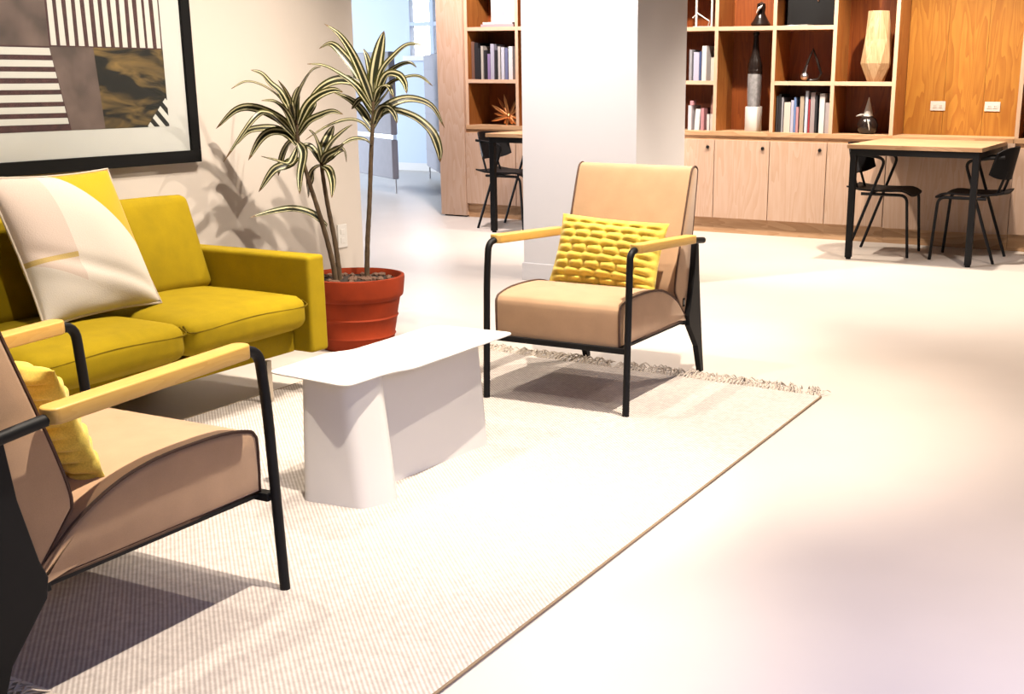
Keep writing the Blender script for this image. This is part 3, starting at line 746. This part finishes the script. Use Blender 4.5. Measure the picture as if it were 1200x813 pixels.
c1 = mixc(mth('MULTIPLY', f_b, mth('MULTIPLY', mth('LESS_THAN', V, .42), mth('GREATER_THAN', V, .385))), c1, (.62, .45, .16))
c1 = mixc(f_y, c1, (.90, .45, .0))
nt.links.new(c1, nt.nodes['Principled BSDF'].inputs['Base Color'])
# placed leaning on the back cushions
th = thing('throw_pillow', 'large patchwork throw pillow in cream, beige and mustard on the olive sofa', 'pillow', (0, 0, 0))
PBL, PBR, PTL, PTR = Vector((-3.27, 2.60, .412)), Vector((-3.33, 3.135, .420)), Vector((-3.47, 2.565, .885)), Vector((-3.50, 3.075, .862))
c0 = (PBL + PBR + PTL + PTR) / 4
ex = ((PBR - PBL) + (PTR - PTL)).normalized(); ey = ((PTL - PBL) + (PTR - PBR)); ey = (ey - ex * ey.dot(ex)).normalized(); ez = ex.cross(ey)
th.matrix_world = Matrix(((ex.x, ey.x, ez.x, c0.x), (ex.y, ey.y, ez.y, c0.y), (ex.z, ey.z, ez.z, c0.z), (0, 0, 0, 1)))
bm = pillow('p', .53, .50, .15, pm, 40, puff=lambda u, v: .004 * sin(5 * u + 2 * v) + .006 * math.exp(-((u * .4 + v + .62) / .12) ** 2) - .008 * math.exp(-((u * .4 + v + .42) / .09) ** 2))
obj('cover', bm, pm, th, 'all')
n_ = 40; bm = bmesh.new()
P = []
for i in range(n_): u = -1 + 2 * i / n_; P.append((u * .265, -.25 * (1 - .05 * (1 - u * u)), 0))
for i in range(n_): v = -1 + 2 * i / n_; P.append((.265 * (1 - .05 * (1 - v * v)), v * .25, 0))
for i in range(n_): u = 1 - 2 * i / n_; P.append((u * .265, .25 * (1 - .05 * (1 - u * u)), 0))
for i in range(n_): v = 1 - 2 * i / n_; P.append((-.265 * (1 - .05 * (1 - v * v)), v * .25, 0))
tube(bm, P, .004, 6, closed=True); obj('seam', bm, colmat((.70, .60, .48)), th, True)

# ================================================================ ARMCHAIRS
def armchair(name_label):
    t = thing('armchair', name_label, 'armchair', group='beige armchairs with oak armrests')
    hw = .295
    prof = [(-.36, .245), (-.362, .36), (-.355, .385), (-.335, .398), (-.25, .412), (-.10, .412), (0, .400), (.08, .375), (.16, .335), (.22, .285), (.25, .256), (.24, .246)]
    pf = [tuple(p)[:2] for p in prof]
    bm = bmesh.new(); prism(bm, dense(pf), 0, -.262, .262, .014); seat = obj('seat', bm, M['tan'], t, True)
    for x in (-.257, .257): obj('piping', T([(x, a, b) for a, b in dense(pf)], .0042, 6, closed=True), M['darkseam'], seat, True)
    pb = [(.245, .262), (.165, .352), (.150, .375), (.155, .42), (.178, .50), (.205, .58), (.240, .68), (.275, .78), (.293, .825), (.308, .842), (.330, .846), (.350, .835), (.352, .81), (.335, .70), (.312, .56), (.295, .44), (.278, .34), (.262, .275)]
    bm = bmesh.new(); prism(bm, dense(pb), 0, -.255, .255, .012); back = obj('backrest', bm, M['tan'], t, True)
    for x in (-.251, .251): obj('piping', T([(x, a, b) for a, b in dense(pb)], .0040, 6, closed=True), M['darkseam'], back, True)
    obj('maker_tag', B(.253, .2575, .222, .242, .300, .334, .001), M['black'], back)
    tg = [c for c in back.children if c.name.startswith('maker_tag')][0]
    obj('tag_mark', B(.2574, .2582, .229, .235, .308, .326), M['plastic'], tg)
    for s in (-1, 1):
        x = s * hw
        P = fillet([(x, -.38, 0), (x, -.362, .45), (x * .99, -.350, .592), (x * .985, -.27, .592), (x * .985, .22, .568), (x * .985, .335, .556)], .055, 6)
        leg = obj('front_leg', T(P, .0125, 12), M['black'], t, True)
        # oak armrest: stadium outline
        ol = []
        for k in range(9): a = pi / 2 + pi * k / 8; ol.append((.026 * cos(a) * 1.0 * .9, .026 * sin(a)))
        out = []
        for cy_, sg in ((-.292, 1), (.20, -1)):
            for k in range(9):
                a = pi * k / 8
                out.append((sg * .025 * cos(a), cy_ - sg * .02 * sin(a)))
        bm = bmesh.new(); prism(bm, out, 2, -.016, .016, .004)
        for v in bm.verts:
            v.co.x += x * .985; v.co.z += .597 - (v.co.y + .30) * .044
        obj('armrest', bm, M['oak_arm'], t, True)
        # folded steel rear leg
        bl = [(.385, 0), (.412, 0), (.392, .10), (.362, .27), (.338, .43), (.322, .565), (.300, .565), (.285, .43), (.255, .30), (.240, .262), (.248, .222), (.338, .12)]
        bm = bmesh.new(); prism(bm, bl, 0, s * .266 - .012, s * .266 + .012, .003); obj('rear_leg', bm, M['black'], t)
        obj('side_rail', B(s * .252 - .008, s * .252 + .008, -.372, .24, .234, .245, .002), M['black'], t)
        obj('bracket', T([(s * .266, -.36, .236), (x, -.372, .238)], .009, 8), M['black'], t, True)
    obj('front_rail', B(-.285, .285, -.378, -.352, .226, .246, .002), M['black'], t)
    obj('back_rail', B(-.262, .262, .225, .247, .226, .246, .002), M['black'], t)
    return t
def dense(p, n=3):
    q = catmull([(a, b, 0) for a, b in p] + [(p[0][0], p[0][1], 0)], n)
    return [(v.x, v.y) for v in q[:-1]]
ch = armchair('beige armchair with oak armrests facing the camera beside the fringed rug end')
ch.location = (-2.115, 4.20, 0)
c2 = copy_tree(ch); c2['label'] = 'beige armchair in the lower left foreground seen from behind its right side'
c2.location = (-2.175, 1.682, RZ); c2.rotation_euler = (0, 0, pi)
ch.location.z = RZ

# yellow lumbar pillows
def bumps(u, v):
    r_ = int((v + 1) * 4.5); a = abs(sin(pi * (u * 3.2 + .25 * (r_ % 2)))) ** .45; b = abs(sin(pi * (v + 1) * 4.5)) ** .6
    return -.013 + .022 * a * b
def lumbar(label, c0, rz, lean, roll=0):
    th = thing('lumbar_pillow', label, 'pillow', c0, group='yellow tufted lumbar pillows')
    th.rotation_euler = Matrix.to_euler(Matrix.Rotation(rz, 3, 'Z') @ Matrix.Rotation(radians(90) - lean, 3, 'X') @ Matrix.Rotation(roll, 3, 'Z'))
    obj('cover', pillow('p', .47, .285, .125, None, 64, puff=bumps, pin=.045), M['yellow'], th, 'all')
    return th
lumbar('yellow tufted lumbar pillow on the armchair facing the camera', (-2.115, 4.262, .525), 0, radians(22), radians(-2))
lumbar('yellow tufted lumbar pillow on the foreground armchair behind its oak armrest', (-2.19, 1.60, .520), pi, radians(22), radians(2))

# ================================================================ COFFEE TABLE
ct = thing('coffee_table', 'low white metal coffee table with notched top on the rug', 'table', (-2.18, 2.94, RZ))
def rr(pts, r, n=5):
    out = []; N = len(pts)
    for i in range(N):
        a, b, c_ = Vector(pts[i - 1]), Vector(pts[i]), Vector(pts[(i + 1) % N])
        d1, d2 = a - b, c_ - b; ri = r[i] if isinstance(r, (list, tuple)) else r
        k = min(ri, d1.length * .45, d2.length * .45); p, q = b + d1.normalized() * k, b + d2.normalized() * k
        for j in range(n + 1): t_ = j / n; out.append(tuple((1 - t_) ** 2 * p + 2 * (1 - t_) * t_ * b + t_ * t_ * q))
    return out
top = rr([(-2.345, 2.560), (-2.040, 2.528), (-2.035, 2.72), (-2.005, 2.79), (-2.005, 3.36), (-2.312, 3.345), (-2.312, 2.90), (-2.352, 2.83)], [.035, .04, .05, .05, .04, .04, .05, .05])
s = (2.18, -2.94, 0)
bm = bmesh.new(); prism(bm, top, 2, .371, .376, .0012); obj('tabletop', bm, M['ctable'], ct, True, shift=s)
def loft(bm, lo, hi, z0, z1):
    A = [bm.verts.new((x, y, z0)) for x, y in lo]; C = [bm.verts.new((x, y, z1)) for x, y in hi]; n = len(A)
    for k in range(n): bm.faces.new((A[k], A[(k + 1) % n], C[(k + 1) % n], C[k]))
    bm.faces.new(A); bm.faces.new(C)
def quadr(a, rad): return rr(a, rad, 4)
bm = bmesh.new()
loft(bm, quadr([(-2.262, 2.572), (-2.055, 2.590), (-2.012, 2.70), (-2.12, 2.82), (-2.262, 2.80)], .03), quadr([(-2.232, 2.560), (-2.085, 2.576), (-2.050, 2.70), (-2.14, 2.80), (-2.232, 2.79)], .03), 0, .371)
loft(bm, quadr([(-2.30, 2.80), (-2.125, 2.80), (-2.118, 2.85), (-2.078, 3.305), (-2.30, 3.305)], .02), quadr([(-2.28, 2.80), (-2.138, 2.80), (-2.132, 2.85), (-2.100, 3.29), (-2.28, 3.29)], .02), 0, .371)
obj('base', bm, M['ctable'], ct, True, shift=s)

# ================================================================ PICTURE
FY1, FY0, FZ0, FZ1 = 3.968, 2.30, .835, 2.02
pc = thing('framed_picture', 'large black framed striped collage print on the wall above the sofa', 'picture', (XW, (FY0 + FY1) / 2, (FZ0 + FZ1) / 2))
s = [-q for q in pc.location]; fx = XW + .035; fb = .050
bm = bmesh.new()
for a in ((FY0, FY1, FZ0, FZ0 + fb), (FY0, FY1, FZ1 - fb, FZ1), (FY0, FY0 + fb, FZ0 + fb, FZ1 - fb), (FY1 - fb, FY1, FZ0 + fb, FZ1 - fb)): box(bm, XW + .012, fx, *a, .002)
obj('frame', bm, M['frame_black'], pc, shift=s)
obj('backing', B(XW, XW + .02, FY0 + .02, FY1 - .02, FZ0 + .02, FZ1 - .02), M['frame_black'], pc, shift=s)
mo = obj('mount', B(XW + .018, XW + .0215, FY0 + fb, FY1 - fb, FZ0 + fb, FZ1 - fb), M['mount'], pc, shift=s)
obj('glazing', B(XW + .026, XW + .028, FY0 + fb, FY1 - fb, FZ0 + fb, FZ1 - fb), M['glass'], pc, shift=s)
# flat print: paper rectangle with printed stripes and a dark photograph
AY0, AY1, AZ0, AZ1, MY, MZ = 2.50, 3.812, .988, 1.86, 3.262, 1.293
inks = {'cream': mat('print_cream', (.86, .80, .74), rough=.8), 'plum': mat('print_plum', (.10, .035, .035), rough=.8, noise=(40, .5)), 'brown': mat('print_brown', (.10, .05, .012), rough=.8), 'dusk': mat('print_dusk', (.20, .13, .11), rough=.8, noise=(10, .6)), 'ink': mat('print_black', (.010, .007, .006), rough=.8)}
nt = inks['brown'].node_tree; tc = nt.nodes.new('ShaderNodeTexCoord'); mp = nt.nodes.new('ShaderNodeMapping'); mp.inputs['Scale'].default_value = (1, 2.2, 7); mp.inputs['Rotation'].default_value = (.5, 0, 0)
n = nt.nodes.new('ShaderNodeTexNoise'); n.inputs['Scale'].default_value = 2.2; n.inputs['Detail'].default_value = 6; n.inputs['Distortion'].default_value = .8
r_ = nt.nodes.new('ShaderNodeValToRGB'); r_.color_ramp.elements[0].color = (.006, .004, .002, 1); r_.color_ramp.elements[0].position = .46; r_.color_ramp.elements[1].color = (.24, .14, .04, 1); r_.color_ramp.elements[1].position = .74
nt.links.new(tc.outputs['Object'], mp.inputs[0]); nt.links.new(mp.outputs[0], n.inputs[0]); nt.links.new(n.outputs[0], r_.inputs[0]); nt.links.new(r_.outputs[0], nt.nodes['Principled BSDF'].inputs['Base Color'])
order = ['cream', 'plum', 'brown', 'dusk', 'ink']
bm = bmesh.new(); px = XW + .0222
def face(pts, ink, lift=0):
    vs = [bm.verts.new((px + lift, a, b)) for a, b in pts]; bm.faces.new(vs).material_index = order.index(ink)
face([(AY0, MZ), (MY, MZ), (MY, AZ1), (AY0, AZ1)], 'dusk')
face([(AY0, AZ0), (MY + .06, AZ0), (MY, MZ), (AY0, MZ)], 'plum', .0001)
face([(MY + .06, AZ0), (AY1, AZ0), (AY1, MZ), (MY, MZ)], 'brown', .0001)
face([(MY, MZ - .002), (MY + .06, AZ0), (MY + .22, AZ0), (MY + .20, MZ)], 'dusk', .0002)
face([(MY, MZ), (AY1, MZ), (AY1, AZ1), (MY, AZ1)], 'plum', .0001)
for k in range(7):                                              # horizontal stripes, lower left
    z = MZ - .008 - k * .0415
    j = lambda: R.uniform(-.002, .002)
    face([(AY0, z - .024), (2.9, z - .024 + j()), (MY + .002 + .2 * (MZ - z) * .95, z - .024 + j()), (MY + .002 + .2 * (MZ - z) * .95 - .004, z + j()), (2.9, z + j()), (AY0, z)], 'cream', .0003)
for k in range(13):                                             # vertical stripes, upper right
    y = MY + .008 + k * .0424
    j = lambda: R.uniform(-.003, .003)
    face([(y + j(), MZ + .004), (y + .025 + j(), MZ + .004), (y + .024 + j(), 1.5), (y + .024 + j(), AZ1), (y + j(), AZ1), (y + j(), 1.5)], 'cream', .0003)
face([(AY1 - .12, AZ0), (AY1, AZ0), (AY1, AZ0 + .125)], 'ink', .0003)
for k in range(4):                                              # diagonal stripes in the corner
    o0 = .118 - .037 * k; wd = .021
    c_ = [(AY1 - o0, AZ0), (AY1 - max(0, o0 - wd), AZ0)]
    q = (AY1 - .118 + .0 + .026 * k, AZ0 + .03 * k)
    p0 = Vector((AY1 - .115 + .030 * k, AZ0 + .004 + .031 * k)); dr = Vector((.70, -.714)); pr_ = Vector((.70, .71))
    def clip(p):
        t_ = min((AY1 - p.x) / dr.x, (p.y - AZ0) / -dr.y); return p + dr * max(0, t_)
    a, b = p0, p0 + pr_ * .022
    face([tuple(a), tuple(clip(a)), tuple(clip(b)), tuple(b)], 'cream', .0005)
ap = obj('art_print', bm, [inks[k] for k in order], mo, shift=s)

# ================================================================ POTTED PLANT
PX, PY = -3.45, 4.37
pl = thing('potted_plant', 'tall variegated dracaena in a terracotta pot between sofa and wall end', 'plant', (PX, PY, 0))
s = (-PX, -PY, 0)
bm = bmesh.new(); lathe(bm, [(0, 0), (.160, 0), (.166, .006), (.172, .05), (.178, .058), (.174, .066), (.187, .135), (.193, .143), (.189, .150), (.203, .225), (.216, .236), (.219, .25), (.226, .315), (.225, .325), (.212, .327), (.207, .315), (.205, .29), (0, .285)], (PX, PY, 0), 44)
pot = obj('pot', bm, M['terracotta'], pl, True, shift=s)
bm = bmesh.new(); lathe(bm, [(.205, .286), (.2, .298), (.12, .304), (0, .306)], (PX, PY, 0), 30); obj('soil', bm, M['soil'], pl, True, shift=s)
pb = bmesh.new(); bmesh.ops.create_icosphere(pb, subdivisions=1, radius=.017); pme = bpy.data.meshes.new('pebble'); pb.to_mesh(pme); pb.free(); pme.materials.append(M['pebble'])
for k in range(46):
    a, r_ = R.uniform(0, 2 * pi), .19 * R.random() ** .6
    o = bpy.data.objects.new('pebble', pme); COL.objects.link(o); o.parent = pl; o.location = (r_ * cos(a), r_ * sin(a), .308); o.scale = (R.uniform(.7, 1.3), R.uniform(.6, 1.2), R.uniform(.4, .8)); o.rotation_euler = (0, 0, R.uniform(0, 3))
STEMS=[
 [(-3.494,4.294,0.336),(-3.512,4.280,0.463),(-3.538,4.260,0.607),(-3.566,4.237,0.748),(-3.593,4.216,0.909),(-3.596,4.213,1.010)],
 [(-3.499,4.329,0.331),(-3.508,4.322,0.470),(-3.525,4.309,0.622),(-3.536,4.299,0.753),(-3.541,4.296,0.849)],
 [(-3.422,4.428,0.319),(-3.414,4.435,0.482),(-3.402,4.444,0.635),(-3.388,4.455,0.860),(-3.377,4.464,1.008),(-3.371,4.469,1.110)],
]
LEAVES=[
 (0,1.0,[(-3.603,4.208,0.989),(-3.627,4.166,1.110),(-3.647,4.119,1.159),(-3.655,4.079,1.198),(-3.667,4.033,1.214)]),
 (0,0.8,[(-3.604,4.208,0.974),(-3.619,4.154,1.086),(-3.637,4.085,1.142),(-3.663,4.004,1.166),(-3.681,3.925,1.139)]),
 (0,1.0,[(-3.605,4.207,0.946),(-3.655,4.178,1.010),(-3.738,4.127,1.056),(-3.811,4.085,1.049),(-3.891,4.039,0.970)]),
 (0,0.9,[(-3.603,4.208,0.931),(-3.624,4.141,0.997),(-3.630,4.072,1.038),(-3.636,3.994,1.015),(-3.698,3.867,0.846)]),
 (0,0.9,[(-3.604,4.207,0.909),(-3.659,4.162,0.967),(-3.723,4.111,0.971),(-3.762,4.079,0.954),(-3.794,4.051,0.904)]),
 (0,1.1,[(-3.601,4.209,0.902),(-3.623,4.173,0.950),(-3.657,4.121,0.958),(-3.680,4.075,0.927),(-3.708,4.024,0.843)]),
 (0,0.9,[(-3.602,4.209,1.010),(-3.575,4.157,1.076),(-3.541,4.089,1.129),(-3.506,4.012,1.174)]),
 (0,1.0,[(-3.600,4.211,1.003),(-3.597,4.208,1.064),(-3.585,4.209,1.110),(-3.571,4.213,1.149)]),
 (0,1.1,[(-3.597,4.213,0.989),(-3.560,4.189,1.090),(-3.499,4.167,1.164),(-3.436,4.139,1.209),(-3.364,4.113,1.229)]),
 (0,1.0,[(-3.596,4.214,0.967),(-3.551,4.237,1.064),(-3.502,4.261,1.111),(-3.448,4.287,1.132),(-3.406,4.302,1.125)]),
 (0,0.9,[(-3.594,4.215,0.938),(-3.529,4.216,1.001),(-3.451,4.213,1.031),(-3.381,4.195,1.046),(-3.310,4.173,1.037)]),
 (0,0.9,[(-3.596,4.214,0.895),(-3.590,4.150,0.826),(-3.593,4.059,0.845),(-3.584,3.968,0.868)]),
 (0,1.0,[(-3.596,4.214,0.848),(-3.627,4.171,0.820),(-3.661,4.120,0.796),(-3.699,4.064,0.708)]),
 (0,0.8,[(-3.600,4.211,0.931),(-3.649,4.214,0.901),(-3.702,4.227,0.843),(-3.749,4.250,0.762)]),
 (0,0.7,[(-3.599,4.211,0.945),(-3.593,4.152,1.037),(-3.587,4.075,1.084),(-3.582,3.988,1.092)]),
 (0,1.0,[(-3.595,4.214,0.917),(-3.553,4.199,0.868),(-3.537,4.150,0.781),(-3.508,4.103,0.703)]),
 (0,0.9,[(-3.596,4.214,0.953),(-3.577,4.241,1.010),(-3.555,4.275,1.060),(-3.551,4.295,1.088)]),
 (1,1.1,[(-3.539,4.297,0.827),(-3.557,4.343,0.890),(-3.577,4.406,0.939),(-3.603,4.472,0.977)]),
 (1,1.0,[(-3.542,4.295,0.819),(-3.570,4.277,0.882),(-3.596,4.263,0.893),(-3.624,4.248,0.845)]),
 (1,1.1,[(-3.539,4.297,0.819),(-3.493,4.311,0.901),(-3.443,4.322,0.949),(-3.389,4.333,0.989)]),
 (1,1.0,[(-3.540,4.297,0.812),(-3.526,4.372,0.867),(-3.538,4.447,0.871),(-3.573,4.512,0.813)]),
 (1,0.9,[(-3.540,4.297,0.812),(-3.478,4.271,0.794),(-3.420,4.219,0.745),(-3.373,4.149,0.691)]),
 (1,0.9,[(-3.542,4.295,0.812),(-3.590,4.304,0.787),(-3.640,4.325,0.728),(-3.681,4.361,0.659)]),
 (1,1.1,[(-3.542,4.295,0.827),(-3.531,4.265,0.894),(-3.515,4.228,0.940),(-3.503,4.182,0.970)]),
 (1,0.9,[(-3.539,4.297,0.819),(-3.491,4.275,0.855),(-3.417,4.255,0.884),(-3.348,4.223,0.916)]),
 (1,1.3,[(-3.534,4.302,0.546),(-3.558,4.237,0.600),(-3.586,4.155,0.629),(-3.617,4.065,0.628),(-3.664,3.958,0.610)]),
 (2,1.0,[(-3.375,4.466,1.066),(-3.386,4.432,1.160),(-3.406,4.383,1.274),(-3.430,4.328,1.357),(-3.459,4.266,1.404)]),
 (2,1.0,[(-3.375,4.465,1.059),(-3.433,4.448,1.196),(-3.500,4.433,1.282),(-3.558,4.428,1.326),(-3.621,4.423,1.308)]),
 (2,1.0,[(-3.376,4.465,1.044),(-3.409,4.400,1.142),(-3.439,4.326,1.196),(-3.460,4.253,1.230),(-3.485,4.174,1.240)]),
 (2,1.5,[(-3.371,4.469,1.099),(-3.364,4.480,1.207),(-3.350,4.498,1.305),(-3.336,4.517,1.383)]),
 (2,0.8,[(-3.374,4.467,1.110),(-3.383,4.473,1.189),(-3.401,4.478,1.261),(-3.423,4.480,1.308)]),
 (2,1.0,[(-3.372,4.469,1.088),(-3.330,4.483,1.211),(-3.276,4.502,1.276),(-3.217,4.522,1.322),(-3.150,4.547,1.322)]),
 (2,0.7,[(-3.372,4.468,1.081),(-3.334,4.499,1.182),(-3.286,4.537,1.233),(-3.245,4.570,1.248),(-3.222,4.588,1.230)]),
 (2,1.0,[(-3.372,4.468,1.073),(-3.304,4.471,1.190),(-3.233,4.461,1.197),(-3.177,4.431,1.165),(-3.134,4.386,1.120)]),
 (2,0.6,[(-3.372,4.468,1.066),(-3.296,4.477,1.154),(-3.207,4.480,1.186),(-3.124,4.471,1.190),(-3.047,4.453,1.152)]),
 (2,0.9,[(-3.372,4.468,1.073),(-3.323,4.456,1.139),(-3.266,4.435,1.147),(-3.216,4.401,1.105)]),
 (2,1.0,[(-3.378,4.463,0.986),(-3.339,4.509,1.059),(-3.270,4.582,1.095),(-3.200,4.658,1.065),(-3.165,4.709,0.967)]),
 (2,1.4,[(-3.375,4.466,1.000),(-3.311,4.507,1.041),(-3.227,4.561,1.015),(-3.163,4.598,0.953),(-3.132,4.608,0.879),(-3.121,4.601,0.823)]),
 (2,1.0,[(-3.379,4.463,0.971),(-3.341,4.468,1.045),(-3.297,4.471,1.056),(-3.261,4.464,1.028),(-3.236,4.446,0.993)]),
 (2,1.5,[(-3.379,4.462,1.030),(-3.423,4.432,1.146),(-3.482,4.390,1.171),(-3.543,4.348,1.149),(-3.603,4.307,1.091)]),
 (2,0.8,[(-3.382,4.460,0.941),(-3.411,4.427,0.990),(-3.450,4.383,1.005),(-3.510,4.322,0.980),(-3.582,4.250,0.923)]),
 (2,0.8,[(-3.384,4.459,0.897),(-3.395,4.413,0.921),(-3.412,4.352,0.923),(-3.430,4.284,0.896)]),
 (2,0.9,[(-3.381,4.461,0.971),(-3.431,4.458,1.043),(-3.494,4.458,1.090),(-3.577,4.446,1.123)]),
 (2,0.9,[(-3.376,4.465,1.052),(-3.411,4.460,1.099),(-3.446,4.463,1.171),(-3.483,4.466,1.225)]),
 (2,0.9,[(-3.376,4.465,1.044),(-3.324,4.461,1.089),(-3.270,4.445,1.133),(-3.218,4.421,1.172)]),
 (2,1.0,[(-3.377,4.464,1.022),(-3.397,4.453,1.081),(-3.425,4.436,1.088),(-3.456,4.418,1.051)]),
]
lm = mat('variegated_leaf', (.05, .07, .01), rough=.42, spec=.4)
nt = lm.node_tree; uv = nt.nodes.new('ShaderNodeUVMap'); sx = nt.nodes.new('ShaderNodeSeparateXYZ'); nt.links.new(uv.outputs[0], sx.inputs[0])
U, V = sx.outputs[0], sx.outputs[1]
tcn = nt.nodes.new('ShaderNodeTexNoise'); tcn.inputs['Scale'].default_value = 3; oi = nt.nodes.new('ShaderNodeObjectInfo')
cu = mth('ABSOLUTE', mth('SUBTRACT', U, .5))                     # 0 midrib, .5 edge
st = mth('MULTIPLY', mth('GREATER_THAN', cu, .17), mth('LESS_THAN', cu, .33))
c1 = mixc(st, (.016, .020, .002), (.68, .62, .36))
c1 = mixc(mth('GREATER_THAN', cu, .43), c1, (.10, .10, .008))
tipf = mth('GREATER_THAN', V, .94)
c1 = mixc(tipf, c1, (.16, .09, .03))
nt.links.new(c1, nt.nodes['Principled BSDF'].inputs['Base Color'])
def leaf_bm(pts, w):
    P = catmull(pts, 5); N = len(P); bm = bmesh.new(); uvl = bm.loops.layers.uv.new('UVMap'); rows = []
    face_dir = Vector((.62 + R.uniform(-.5, .5), -.78 + R.uniform(-.5, .5), .75 + R.uniform(-.2, .5))).normalized()
    for i, p in enumerate(P):
        t_ = (P[min(i + 1, N - 1)] - P[max(i - 1, 0)]).normalized(); sd = t_.cross(face_dir).normalized(); nr = sd.cross(t_)
        if nr.dot(face_dir) < 0: nr = -nr
        f = i / (N - 1); hw = w * .0205 * (min(1, .35 + f * 3.2)) * (1 - f ** 3.2) ** .8 + .0006
        row = []
        for a, lift in ((-1, .30), (-.5, .16), (0, 0), (.5, .16), (1, .30)): row.append(bm.verts.new(p + sd * hw * a + nr * (hw * lift + .0006)))
        row.append(bm.verts.new(p - nr * .0010))
        rows.append((row, f))
    for (A, fa), (C, fc) in zip(rows, rows[1:]):
        for k in range(4):
            f_ = bm.faces.new((A[k], A[k + 1], C[k + 1], C[k]))
            for l, q in zip(f_.loops, ((k / 4, fa), ((k + 1) / 4, fa), ((k + 1) / 4, fc), (k / 4, fc))): l[uvl].uv = q
        for a, b, ua, ub in ((4, 5, 1, .5), (5, 0, .5, 0)):
            f_ = bm.faces.new((A[a], A[b], C[b], C[a]))
            for l, q in zip(f_.loops, ((ua, fa), (ub, fa), (ub, fc), (ua, fc))): l[uvl].uv = q
    bm.faces.new(rows[0][0]); bm.faces.new(rows[-1][0])
    return bm
for k, st_ in enumerate(STEMS):
    P = catmull(st_, 5); n = len(P)
    P[0] = P[0].copy(); P[0].z = min(P[0].z, .305)
    obj('stem', T(P, [.0115 * (1 - .35 * i / n) * (1 + .10 * (i % 2)) for i in range(n)], 9), M['stem'], pl, True, shift=s)
for c_, w_, pts in LEAVES: obj('leaf', leaf_bm(pts, w_), lm, pl, True, shift=s)

# ================================================================ CORRIDOR LOUNGE SEATS
def alcove(loc, rz, w, d, label):
    t = thing('lounge_seat', label, 'seat', loc, rz, group='high-backed grey quilted lounge seats in the corridor')
    q = M['quilt']                                      # back towards -y, open towards +y
    def panel(nm, x0, x1, y0, y1, z0, z1, nx):
        r = obj(nm, B(x0, x1, y0, y1, z0, z1, .018, 3), q, t, True)
        for i in range(nx):
            zz = z0 + (z1 - z0) * (i + 1) / (nx + 1)
            obj('quilt_seam', tube(bmesh.new(), [(x0 - .001, y0 - .001, zz), (x1 + .001, y0 - .001, zz), (x1 + .001, y1 + .001, zz), (x0 - .001, y1 + .001, zz)], .004, 5, closed=True), q, r)
    panel('back_panel', -w / 2, w / 2, -d / 2, -d / 2 + .07, .605, 1.44, 4)
    panel('lower_back_panel', -w / 2, w / 2, -d / 2, -d / 2 + .07, .15, .555, 1)
    obj('rail', B(-w / 2, w / 2, -d / 2 + .005, -d / 2 + .06, .556, .604, .004), M['chrome'], t)
    for s_ in (-1, 1):
        x = s_ * (w / 2 - .035)
        panel('side_panel', x - .034, x + .034, -d / 2 + .071, d / 2, .605, 1.44, 3)
        panel('lower_side_panel', x - .034, x + .034, -d / 2 + .071, d / 2, .15, .555, 1)
        obj('rail', B(x - .028, x + .028, -d / 2 + .071, d / 2, .556, .604, .004), M['chrome'], t)
        for y in (-d / 2 + .03, d / 2 - .05): obj('leg', T([(x, y, 0), (x, y, .17)], .010, 8), M['chrome'], t)
    obj('seat_cushion', soft(bmesh.new(), (0, .04, .36), (w - .16, d - .13, .16), .05, (0, .01, .02)), q, t, True)
    return t
def alcove_at(a, b, d, label):                          # a, b: right and left ends of the back, on the floor
    a, b = Vector((*a, 0)), Vector((*b, 0)); x = (a - b); w = x.length; x.normalize(); n = Vector((-x.y, x.x, 0))
    c_ = (a + b) / 2 + n * d / 2
    return alcove((c_.x, c_.y, 0), math.atan2(x.y, x.x), w, d, label)
sc = thing('screen_divider', 'grey quilted freestanding screen on thin legs in the corridor behind the plant', 'screen', (-8.235, 10.905, 0), math.atan2(-.61, .97))
for z0, z1 in ((.605, 1.44), (.15, .555)): obj('padded_panel', B(-.573, .573, -.035, .035, z0, z1, .016, 3), M['quilt'], sc, True)
obj('rail', B(-.573, .573, -.02, .02, .5555, .6045, .004), M['chrome'], sc)
for x in (-.555, .555): obj('leg', T([(x, 0, 0), (x, 0, .16)], .010, 8), M['chrome'], sc)
alcove_at((-7.72, 11.39), (-8.62, 12.42), .60, 'pale grey high-backed lounge seat in the corridor beside the oak end panel')
